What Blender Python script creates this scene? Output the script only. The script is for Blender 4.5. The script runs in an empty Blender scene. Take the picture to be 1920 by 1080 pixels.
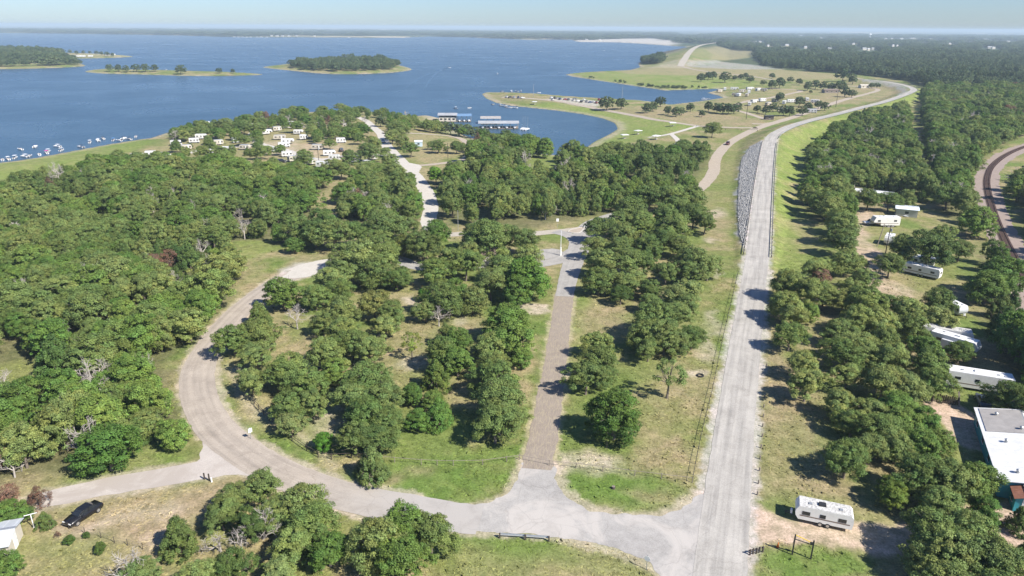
import bpy, bmesh, math, random
import numpy as np
from mathutils import Vector, Matrix, Euler
from mathutils.geometry import tessellate_polygon

# ------------------------------------------------------------------ camera, sky, sun, exposure
scene = bpy.context.scene
C = scene.collection
R = math.radians
FPX, PITCH, ROLL, CAMZ = 1321.0, R(20.33), R(0.34), 60.0
cam = bpy.data.objects.new('camera', bpy.data.cameras.new('camera'))
C.objects.link(cam)
cam.data.sensor_width = 36.0
cam.data.angle_x = 2 * math.atan(960 / FPX)
cam.data.clip_start = 0.5
cam.data.clip_end = 90000
CM = Euler((math.pi / 2 - PITCH, 0, 0)).to_matrix() @ Matrix.Rotation(ROLL, 3, 'Z')
cam.matrix_world = Matrix.Translation((0, 0, CAMZ)) @ CM.to_4x4()
scene.camera = cam

SUN_EL, SUN_AZ = R(43), math.atan2(0.81, -0.59)          # compass angle from +Y towards +X
world = bpy.data.worlds.new('World'); scene.world = world; world.use_nodes = True
wn = world.node_tree
sky = wn.nodes.new('ShaderNodeTexSky'); sky.sky_type = 'NISHITA'; sky.sun_disc = False
sky.sun_elevation = SUN_EL; sky.sun_rotation = SUN_AZ
sky.altitude = 100; sky.air_density = 1.0; sky.dust_density = 0.3; sky.ozone_density = 3.0
wn.nodes['Background'].inputs['Strength'].default_value = 0.068
tn = wn.nodes.new('ShaderNodeMix'); tn.data_type = 'RGBA'; tn.blend_type = 'MULTIPLY'; tn.inputs[0].default_value = 1.0
tn.inputs[7].default_value = (.615, .765, 1.06, 1)            # white balance of the sky
wn.links.new(sky.outputs[0], tn.inputs[6]); wn.links.new(tn.outputs[2], wn.nodes['Background'].inputs[0])
sun = bpy.data.objects.new('sun', bpy.data.lights.new('sun', 'SUN')); C.objects.link(sun)
sun.data.energy = 4.4; sun.data.angle = R(0.53); sun.data.color = (1.0, 0.95, 0.865)
sdir = Vector((math.sin(SUN_AZ) * math.cos(SUN_EL), math.cos(SUN_AZ) * math.cos(SUN_EL), math.sin(SUN_EL)))
sun.rotation_euler = sdir.to_track_quat('Z', 'Y').to_euler()
sun.location = (0, 0, 500)
vs = scene.view_settings
vs.view_transform = 'Standard'; vs.look = 'None'; vs.gamma = 1.0; vs.use_curve_mapping = False
vs.exposure = 0.98
scene.render.engine = 'CYCLES'
cy = scene.cycles
cy.max_bounces = 6; cy.diffuse_bounces = 3; cy.glossy_bounces = 2; cy.transmission_bounces = 3
cy.volume_bounces = 0; cy.transparent_max_bounces = 8; cy.caustics_reflective = False; cy.caustics_refractive = False
cy.use_denoising = True
cy.sample_clamp_indirect = 6.0

rng = np.random.default_rng(7)
random.seed(7)

# ------------------------------------------------------------------ pixel -> place helpers
CMn = np.array(CM)
def P(px, py, z=0.0):
    d = CMn @ np.array([(px - 960) / FPX, (540 - py) / FPX, -1.0])
    t = (z - CAMZ) / d[2]
    return (d[0] * t, d[1] * t)
def depth(x, y, z=0.0):
    return -float(CMn[:, 2] @ np.array([x, y, z - CAMZ]))
def ppm(x, y, z=0.0):                                    # photo pixels per metre at a place
    return FPX / depth(x, y, z)
def project(X, Y, Z=0.0):
    q = np.stack([X, Y, np.zeros_like(X) + Z - CAMZ], -1) @ CMn
    return 960 + FPX * q[..., 0] / -q[..., 2], 540 - FPX * q[..., 1] / -q[..., 2]

# ------------------------------------------------------------------ numpy noise and polygon tools
def _hash(ix, iy, s):
    n = (ix.astype(np.int64) * 374761393 + iy.astype(np.int64) * 668265263 + s * 1274126177) & 0xFFFFFFFF
    n = ((n ^ (n >> 13)) * 1103515245) & 0xFFFFFFFF
    return ((n ^ (n >> 16)) & 0xFFFF) / 65535.0
def vnoise(x, y, s=0):
    ix, iy = np.floor(x), np.floor(y)
    fx, fy = x - ix, y - iy
    fx = fx * fx * (3 - 2 * fx); fy = fy * fy * (3 - 2 * fy)
    a = _hash(ix, iy, s); b = _hash(ix + 1, iy, s); c = _hash(ix, iy + 1, s); d = _hash(ix + 1, iy + 1, s)
    return (a * (1 - fx) + b * fx) * (1 - fy) + (c * (1 - fx) + d * fx) * fy
def fbm(x, y, s=0, o=4):
    v = 0; a = 0.5; t = 0
    for k in range(o):
        v = v + a * vnoise(x, y, s + k * 17); t += a; a *= 0.5; x = x * 2.03 + 5.1; y = y * 2.03 + 1.7
    return v / t
def sstep(a, b, x):
    t = np.clip((x - a) / (b - a), 0, 1); return t * t * (3 - 2 * t)
def inside(X, Y, poly):
    r = np.zeros(X.shape, bool); n = len(poly)
    if X.size < 3000:
        a = np.asarray(poly, float); b = np.roll(a, -1, 0); x, y = X.ravel()[:, None], Y.ravel()[:, None]
        c = (a[:, 1] > y) != (b[:, 1] > y); dy = b[:, 1] - a[:, 1]; dy = np.where(dy == 0, 1e-9, dy)
        return ((c & (x < (b[:, 0] - a[:, 0]) * (y - a[:, 1]) / dy + a[:, 0])).sum(1) % 2 == 1).reshape(X.shape)
    for i in range(n):
        x1, y1 = poly[i]; x2, y2 = poly[(i + 1) % n]
        if y1 == y2: continue
        c = (y1 > Y) != (y2 > Y)
        r ^= c & (X < (x2 - x1) * (Y - y1) / (y2 - y1) + x1)
    return r
def pdist(X, Y, poly, closed=True):
    best = np.full(X.shape, 1e18); n = len(poly)
    if X.size < 3000:
        a = np.asarray(poly, float); b = np.roll(a, -1, 0)
        if not closed: a, b = a[:-1], b[:-1]
        x, y = X.ravel()[:, None], Y.ravel()[:, None]; d = b - a; L = (d * d).sum(1) + 1e-9
        t = np.clip(((x - a[:, 0]) * d[:, 0] + (y - a[:, 1]) * d[:, 1]) / L, 0, 1)
        return np.sqrt(((x - a[:, 0] - t * d[:, 0]) ** 2 + (y - a[:, 1] - t * d[:, 1]) ** 2).min(1)).reshape(X.shape)
    for i in range(n if closed else n - 1):
        x1, y1 = poly[i]; x2, y2 = poly[(i + 1) % n]
        dx, dy = x2 - x1, y2 - y1; L = dx * dx + dy * dy + 1e-9
        t = np.clip(((X - x1) * dx + (Y - y1) * dy) / L, 0, 1)
        best = np.minimum(best, (X - x1 - t * dx) ** 2 + (Y - y1 - t * dy) ** 2)
    return np.sqrt(best)
def catmull(pts, step):
    pts = [np.array(p, float) for p in pts]
    out = []
    for i in range(len(pts) - 1):
        p1, p2 = pts[i], pts[i + 1]
        p0 = pts[i - 1] if i else 2 * p1 - p2
        p3 = pts[i + 2] if i + 2 < len(pts) else 2 * p2 - p1
        n = max(1, int(np.linalg.norm((p2 - p1)[:2]) / step))
        for k in range(n):
            t = k / n
            out.append(0.5 * (2 * p1 + (p2 - p0) * t + (2 * p0 - 5 * p1 + 4 * p2 - p3) * t * t + (3 * p1 - p0 - 3 * p2 + p3) * t ** 3))
    out.append(pts[-1])
    return np.array(out)

# ------------------------------------------------------------------ the lie of the land
WZ = -3.0                                                 # lake level; the park stands at 0
LAKE = [(-900, 372), (-300, 335), (0, 305), (60, 297), (120, 286), (200, 271), (250, 263), (285, 258), (318, 247), (345, 240), (420, 229),
        (500, 219), (560, 211), (640, 207), (700, 210), (760, 219), (800, 216), (830, 223), (842, 240), (870, 254), (905, 264), (960, 274),
        (1010, 288), (1045, 291), (1065, 288), (1088, 287), (1096, 279), (1115, 265), (1140, 253), (1158, 242), (1153, 231), (1130, 222), (1090, 214), (1040, 207),
        (1000, 203), (982, 201), (960, 199), (930, 193), (910, 184), (903, 176), (912, 173), (950, 173), (1000, 175), (1060, 180), (1130, 184),
        (1200, 188), (1240, 193), (1256, 196), (1300, 191), (1330, 187), (1356, 183), (1346, 179), (1325, 174), (1345, 169), (1362, 166), (1340, 167), (1300, 168),
        (1245, 170), (1236, 168), (1180, 160), (1120, 151), (1075, 144), (1059, 140), (1068, 138), (1100, 135), (1150, 133), (1182, 131),
        (1200, 126), (1196, 119), (1205, 113), (1240, 108), (1275, 103), (1288, 97), (1300, 91), (1290, 88), (1255, 86), (1190, 81.5), (1165, 80),
        (1080, 78.5), (1076, 76), (1070, 74), (985, 74.5), (940, 72), (880, 70), (800, 68.5), (760, 70.5), (700, 71), (640, 70.5), (560, 70), (480, 70), (430, 69.5), (350, 66.5),
        (250, 65), (120, 63), (0, 62), (-300, 62), (-900, 66)]
ISLES = [[(158, 134), (200, 129), (290, 132), (330, 132.5), (400, 134.5), (450, 136), (494, 139.5), (470, 141.5), (400, 143), (330, 142), (250, 139.5), (190, 138)],
         [(-300, 132), (0, 130), (90, 128), (158, 124.5), (150, 119), (132, 114), (122, 110.5), (180, 109.5), (247, 107), (240, 104.5), (200, 102), (130, 99), (60, 97), (0, 97), (-300, 99)],
         [(492, 126), (520, 122), (560, 118), (650, 114), (720, 115), (748, 122), (773, 130), (750, 135), (710, 138), (650, 139.5), (600, 138), (560, 134), (520, 130)]]
def smooth_poly(poly, n=3):
    a = np.array(poly, float); out = []
    for i in range(len(a)):
        p0, p1, p2, p3 = a[i - 1], a[i], a[(i + 1) % len(a)], a[(i + 2) % len(a)]
        for k in range(n):
            t = k / n
            out.append(tuple(0.5 * (2 * p1 + (p2 - p0) * t + (2 * p0 - 5 * p1 + 4 * p2 - p3) * t * t + (3 * p1 - p0 - 3 * p2 + p3) * t ** 3)))
    return out
def toworld(poly, z=0.0): return [P(x, y, z) for x, y in poly]
LAKEw = toworld(LAKE, WZ)
ISLEw = [smooth_poly(toworld(p, WZ), 3) for p in ISLES]
DAM = [(1346, 1180, 0), (1350, 1080, 0), (1361, 960, 0), (1369, 880, 0), (1388, 720, 0), (1412, 540, 0), (1420, 480, .5), (1431, 360, 2.2), (1437, 307, 3),
       (1443, 268, 3.5), (1449, 255, 3.8), (1462, 246, 4), (1485, 236, 4), (1524, 224.5, 4), (1568, 214, 4), (1612, 202.5, 4), (1657, 191, 4),
       (1690, 180, 4), (1709, 172, 4), (1713, 167.5, 4), (1703, 162, 4), (1683, 157, 4), (1657, 152.8, 4), (1621, 149, 4), (1600, 147, 4)]
DAMw = catmull([(*P(x, y, z), z) for x, y, z in DAM], 6.0)
FDAM = [(1276, 124, 0), (1283, 112, 7), (1292, 99, 13), (1303, 89.5, 14), (1318, 84, 14), (1345, 80, 10)]
FDAMw = catmull([(*P(x, y, z), z) for x, y, z in FDAM], 25.0)
RIDGES = [(DAMw, 4.6, 0.33), (FDAMw, 9.0, 0.2)]
def shore_sd(X, Y):
    """metres from the shoreline, positive on land"""
    inl = inside(X, Y, LAKEw); d = pdist(X, Y, LAKEw)
    for p in ISLEw:
        inl &= ~inside(X, Y, p); d = np.minimum(d, pdist(X, Y, p))
    return np.where(inl, -d, d)
def height(X, Y, sd=None):
    X = np.asarray(X, float); Y = np.asarray(Y, float)
    if sd is None:
        sd = np.full(X.shape, 999.0); far = Y > 190
        if far.any(): sd[far] = shore_sd(X[far], Y[far])
    z = np.where(sd > 0, WZ + 0.25 * sstep(0, 2, sd) + 2.75 * sstep(0, 40, sd), WZ - np.minimum(4, -sd * 0.2))
    for pts, hw, sl in RIDGES:
        near = (X > pts[:, 0].min() - 90) & (X < pts[:, 0].max() + 90) & (Y > pts[:, 1].min() - 90) & (Y < pts[:, 1].max() + 90)
        if not near.any(): continue
        x, y = X[near], Y[near]
        if x.size < 3000:
            a, b = pts[:-1], pts[1:]; dl = b - a; xx, yy = x[:, None], y[:, None]
            t = np.clip(((xx - a[:, 0]) * dl[:, 0] + (yy - a[:, 1]) * dl[:, 1]) / (dl[:, 0] ** 2 + dl[:, 1] ** 2 + 1e-9), 0, 1)
            d2 = (xx - a[:, 0] - t * dl[:, 0]) ** 2 + (yy - a[:, 1] - t * dl[:, 1]) ** 2
            k = d2.argmin(1); r_ = np.arange(len(k)); ce = a[k, 2] + t[r_, k] * dl[k, 2]
            z[near] = np.maximum(z[near], np.where(ce > 0.01, ce - np.maximum(0, np.sqrt(d2[r_, k]) - hw) * sl, -99))
            continue
        best = np.full(x.shape, 1e18); ce = np.zeros(x.shape)
        for i in range(len(pts) - 1):
            a, b = pts[i], pts[i + 1]; dx, dy = b[0] - a[0], b[1] - a[1]
            t = np.clip(((x - a[0]) * dx + (y - a[1]) * dy) / (dx * dx + dy * dy), 0, 1)
            d2 = (x - a[0] - t * dx) ** 2 + (y - a[1] - t * dy) ** 2
            m = d2 < best; best[m] = d2[m]; ce[m] = (a[2] + t * (b[2] - a[2]))[m]
        d = np.sqrt(best)
        z[near] = np.maximum(z[near], np.where(ce > 0.01, ce - np.maximum(0, d - hw) * sl, -99))
    return z
def hgt(x, y): return float(height(np.array([x]), np.array([y]))[0])
def G(px, py, up=0.0):
    """where the view ray through a photo pixel meets the ground (or a level `up` metres above it)"""
    z = 0.0
    for k in range(7):
        x, y = P(px, py, z + up); z = 0.5 * z + 0.5 * hgt(x, y) if k else hgt(x, y)
    x, y = P(px, py, z + up)
    return x, y, hgt(x, y)
def Gxy(lst): return [G(x, y)[:2] for x, y in lst]

# ------------------------------------------------------------------ node material helpers
def mat(name):
    m = bpy.data.materials.new(name); m.use_nodes = True
    return m, m.node_tree, m.node_tree.nodes['Principled BSDF']
def N(nt, typ, **kw):
    n = nt.nodes.new('ShaderNode' + typ)
    for k, v in kw.items():
        if k in n.inputs: n.inputs[k].default_value = v
        else: setattr(n, k, v)
    return n
def L(nt, a, b): nt.links.new(a, b)
def noise(nt, scale, detail=4, rough=.6, co=None, dist=0.0):
    n = N(nt, 'TexNoise'); n.inputs['Scale'].default_value = scale; n.inputs['Detail'].default_value = detail
    n.inputs['Roughness'].default_value = rough; n.inputs['Distortion'].default_value = dist
    if co is not None: L(nt, co, n.inputs['Vector'])
    return n
def ramp(nt, fac, stops):
    r = N(nt, 'ValToRGB'); e = r.color_ramp.elements
    e[0].position, e[0].color = stops[0][0], (*stops[0][1], 1)
    e[1].position, e[1].color = stops[-1][0], (*stops[-1][1], 1)
    for p, c in stops[1:-1]:
        k = e.new(p); k.color = (*c, 1)
    L(nt, fac, r.inputs[0]); return r
def mixc(nt, typ, fac, a, b):
    m = N(nt, 'Mix'); m.data_type = 'RGBA'; m.blend_type = typ
    for s, v in ((m.inputs[0], fac), (m.inputs[6], a), (m.inputs[7], b)):
        if hasattr(v, 'links'): L(nt, v, s)
        elif isinstance(v, (int, float)): s.default_value = v
        else: s.default_value = (*v, 1)
    return m.outputs[2]
def mth(nt, op, a, b=None):
    m = N(nt, 'Math'); m.operation = op
    for s, v in zip(m.inputs, (a, b)):
        if v is None: continue
        if hasattr(v, 'links'): L(nt, v, s)
        else: s.default_value = v
    return m.outputs[0]
def pos(nt): return N(nt, 'NewGeometry').outputs['Position']
def plain(name, col, rough=.6, var=.15, scale=2.0, metal=0.0, bump=0.0, dirt=None, spec=.4):
    """painted or raw surface with blotchy wear"""
    m, nt, b = mat(name)
    tc = N(nt, 'TexCoord').outputs['Object']
    n = noise(nt, scale, 5, .65, tc)
    lo = tuple(c * (1 - var) for c in col); hi = tuple(min(1, c * (1 + var * .6)) for c in col)
    c = ramp(nt, n.outputs[0], [(.3, lo), (.7, hi)]).outputs[0]
    if dirt:
        n2 = noise(nt, scale * 3.1, 6, .7, tc)
        f = ramp(nt, n2.outputs[0], [(.44, (0, 0, 0)), (.58, (1, 1, 1))]).outputs[0]
        c = mixc(nt, 'MIX', mth(nt, 'MULTIPLY', f, dirt[1]), c, dirt[0])
    L(nt, c, b.inputs['Base Color'])
    b.inputs['Roughness'].default_value = rough; b.inputs['Metallic'].default_value = metal
    b.inputs['Specular IOR Level'].default_value = spec
    if bump:
        bp = N(nt, 'Bump'); bp.inputs['Strength'].default_value = bump; L(nt, n.outputs[0], bp.inputs['Height']); L(nt, bp.outputs[0], b.inputs['Normal'])
    return m

# ------------------------------------------------------------------ object helpers
def tag(o, label=None, cat=None, group=None, kind=None):
    if label: o['label'] = label
    if cat: o['category'] = cat
    if group: o['group'] = group
    if kind: o['kind'] = kind
    return o
def thing(name, label, cat, loc=(0, 0, 0), rz=0.0, group=None):
    o = bpy.data.objects.new(name, None); C.objects.link(o); o.empty_display_size = 0.5
    o.location = loc; o.rotation_euler = (0, 0, rz)
    return tag(o, label, cat, group)
class MB:
    def __init__(s): s.v = []; s.f = []; s.m = []
    def quad(s, pts, m=0):
        b = len(s.v); s.v += [tuple(p) for p in pts]; s.f.append(tuple(range(b, b + len(pts)))); s.m.append(m)
    def hexa(s, bot, top, m=0):
        b = len(s.v); n = len(bot); s.v += [tuple(p) for p in bot] + [tuple(p) for p in top]
        s.f.append(tuple(range(b + n - 1, b - 1, -1))); s.m.append(m); s.f.append(tuple(range(b + n, b + 2 * n))); s.m.append(m)
        for i in range(n):
            j = (i + 1) % n; s.f.append((b + i, b + j, b + n + j, b + n + i)); s.m.append(m)
    def box(s, c, d, rz=0.0, m=0, taper=1.0):
        x, y, z = d[0] / 2, d[1] / 2, d[2] / 2; k = taper; cs, sn = math.cos(rz), math.sin(rz)
        r = lambda a, b, h: (c[0] + a * cs - b * sn, c[1] + a * sn + b * cs, c[2] + h)
        s.hexa([r(-x, -y, -z), r(x, -y, -z), r(x, y, -z), r(-x, y, -z)], [r(-x * k, -y * k, z), r(x * k, -y * k, z), r(x * k, y * k, z), r(-x * k, y * k, z)], m)
        return s
    def cyl(s, p0, p1, r0, r1=None, n=8, m=0, cap=True):
        r1 = r0 if r1 is None else r1
        p0, p1 = Vector(p0), Vector(p1); d = (p1 - p0).normalized()
        u = d.orthogonal().normalized(); w = d.cross(u); b = len(s.v)
        for p, r in ((p0, r0), (p1, r1)):
            for i in range(n):
                a = 2 * math.pi * i / n; s.v.append(tuple(p + (u * math.cos(a) + w * math.sin(a)) * r))
        for i in range(n):
            j = (i + 1) % n; s.f.append((b + i, b + j, b + n + j, b + n + i)); s.m.append(m)
        if cap:
            s.f.append(tuple(range(b + n - 1, b - 1, -1))); s.m.append(m); s.f.append(tuple(range(b + n, b + 2 * n))); s.m.append(m)
        return s
    def tube(s, pts, r, n=6, m=0):
        for a, b in zip(pts[:-1], pts[1:]): s.cyl(a, b, r, r, n, m)
        return s
    def mesh(s, name, mats, smooth=False):
        me = bpy.data.meshes.new(name); me.from_pydata(s.v, [], s.f)
        for m in (mats if isinstance(mats, (list, tuple)) else [mats]): me.materials.append(m)
        if any(s.m): me.polygons.foreach_set('material_index', s.m)
        if smooth: me.polygons.foreach_set('use_smooth', [True] * len(me.polygons))
        me.update(); return me
    def build(s, name, mats, parent=None, smooth=False):
        o = bpy.data.objects.new(name, s.mesh(name, mats, smooth)); C.objects.link(o)
        if parent is not None: o.parent = parent
        return o
def copy_tree(o, parent=None):
    c = o.copy(); C.objects.link(c); c.parent = parent
    for ch in list(o.children): copy_tree(ch, c)
    return c
def np_mesh(name, verts, faces, mats, smooth=False, tint=None):
    """verts (n,3) array, faces (k,3|4) array"""
    me = bpy.data.meshes.new(name); k = faces.shape[1]
    me.vertices.add(len(verts)); me.vertices.foreach_set('co', np.ascontiguousarray(verts, np.float32).ravel())
    me.loops.add(faces.size); me.loops.foreach_set('vertex_index', np.ascontiguousarray(faces, np.int32).ravel())
    me.polygons.add(len(faces)); me.polygons.foreach_set('loop_start', np.arange(0, faces.size, k, dtype=np.int32))
    me.polygons.foreach_set('loop_total', np.full(len(faces), k, np.int32))
    for m in (mats if isinstance(mats, (list, tuple)) else [mats]): me.materials.append(m)
    if smooth: me.polygons.foreach_set('use_smooth', np.ones(len(faces), bool))
    if tint is not None:
        a = me.attributes.new('tint', 'FLOAT_COLOR', 'POINT')
        a.data.foreach_set('color', np.ascontiguousarray(np.c_[tint, np.ones(len(tint))], np.float32).ravel())
    me.update(calc_edges=True); return me
# ------------------------------------------------------------------ ground: colours of the soil and turf itself
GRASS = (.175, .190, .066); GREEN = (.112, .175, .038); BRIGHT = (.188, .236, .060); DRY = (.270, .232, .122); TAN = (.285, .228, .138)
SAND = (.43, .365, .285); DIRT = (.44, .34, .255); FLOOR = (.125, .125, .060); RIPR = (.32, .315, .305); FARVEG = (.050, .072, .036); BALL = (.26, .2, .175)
WHITEG = (.43, .40, .36)
def ell(x, y, rx, ry): return [(x + rx * math.cos(a), y + ry * math.sin(a)) for a in np.linspace(0, 2 * math.pi, 12, endpoint=False)]
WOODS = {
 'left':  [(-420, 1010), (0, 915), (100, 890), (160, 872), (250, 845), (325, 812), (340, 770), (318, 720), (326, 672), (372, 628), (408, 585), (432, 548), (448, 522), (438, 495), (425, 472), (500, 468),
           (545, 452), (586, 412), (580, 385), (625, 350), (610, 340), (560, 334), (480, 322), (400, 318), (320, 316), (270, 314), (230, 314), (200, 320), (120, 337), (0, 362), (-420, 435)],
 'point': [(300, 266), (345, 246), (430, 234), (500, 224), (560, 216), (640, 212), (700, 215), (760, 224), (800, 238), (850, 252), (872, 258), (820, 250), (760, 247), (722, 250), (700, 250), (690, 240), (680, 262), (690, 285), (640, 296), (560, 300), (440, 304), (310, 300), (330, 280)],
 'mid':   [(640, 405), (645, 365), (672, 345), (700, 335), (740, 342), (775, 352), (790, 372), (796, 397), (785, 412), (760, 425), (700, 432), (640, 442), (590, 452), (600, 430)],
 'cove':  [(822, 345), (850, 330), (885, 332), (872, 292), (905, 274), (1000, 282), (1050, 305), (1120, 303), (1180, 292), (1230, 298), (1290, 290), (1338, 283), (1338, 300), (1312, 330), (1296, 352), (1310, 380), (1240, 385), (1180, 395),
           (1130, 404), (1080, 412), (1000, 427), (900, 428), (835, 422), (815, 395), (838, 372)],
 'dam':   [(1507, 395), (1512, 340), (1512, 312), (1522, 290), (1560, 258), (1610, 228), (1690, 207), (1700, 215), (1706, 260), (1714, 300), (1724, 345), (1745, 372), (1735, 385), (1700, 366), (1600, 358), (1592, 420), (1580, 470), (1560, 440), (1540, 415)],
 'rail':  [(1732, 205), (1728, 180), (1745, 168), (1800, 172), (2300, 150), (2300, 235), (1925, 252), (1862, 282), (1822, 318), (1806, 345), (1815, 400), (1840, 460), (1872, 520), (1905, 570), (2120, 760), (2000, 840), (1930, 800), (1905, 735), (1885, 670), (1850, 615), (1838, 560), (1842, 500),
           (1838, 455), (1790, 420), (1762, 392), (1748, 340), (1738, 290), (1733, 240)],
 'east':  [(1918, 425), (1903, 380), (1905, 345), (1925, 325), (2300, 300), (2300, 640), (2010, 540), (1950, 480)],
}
FARWOOD = [(1740, 166), (1716, 154), (1660, 146), (1600, 139), (1500, 133), (1425, 124), (1345, 113), (1405, 108), (1412, 97), (1345, 86), (1310, 82), (1270, 80), (1265, 70), (1400, 66), (2300, 74), (2300, 155), (1800, 172)]
LANDING = [(986, 201), (1040, 206), (1090, 213), (1130, 221), (1153, 230), (1159, 242), (1140, 254), (1115, 266), (1092, 286), (1130, 285), (1180, 270), (1235, 256), (1310, 238), (1240, 222), (1120, 203), (1030, 191)]
QUARRY = [(1066, 77.5), (1110, 74.5), (1160, 72.5), (1220, 72), (1262, 75), (1270, 82), (1258, 86), (1190, 81.8), (1080, 79)]
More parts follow.
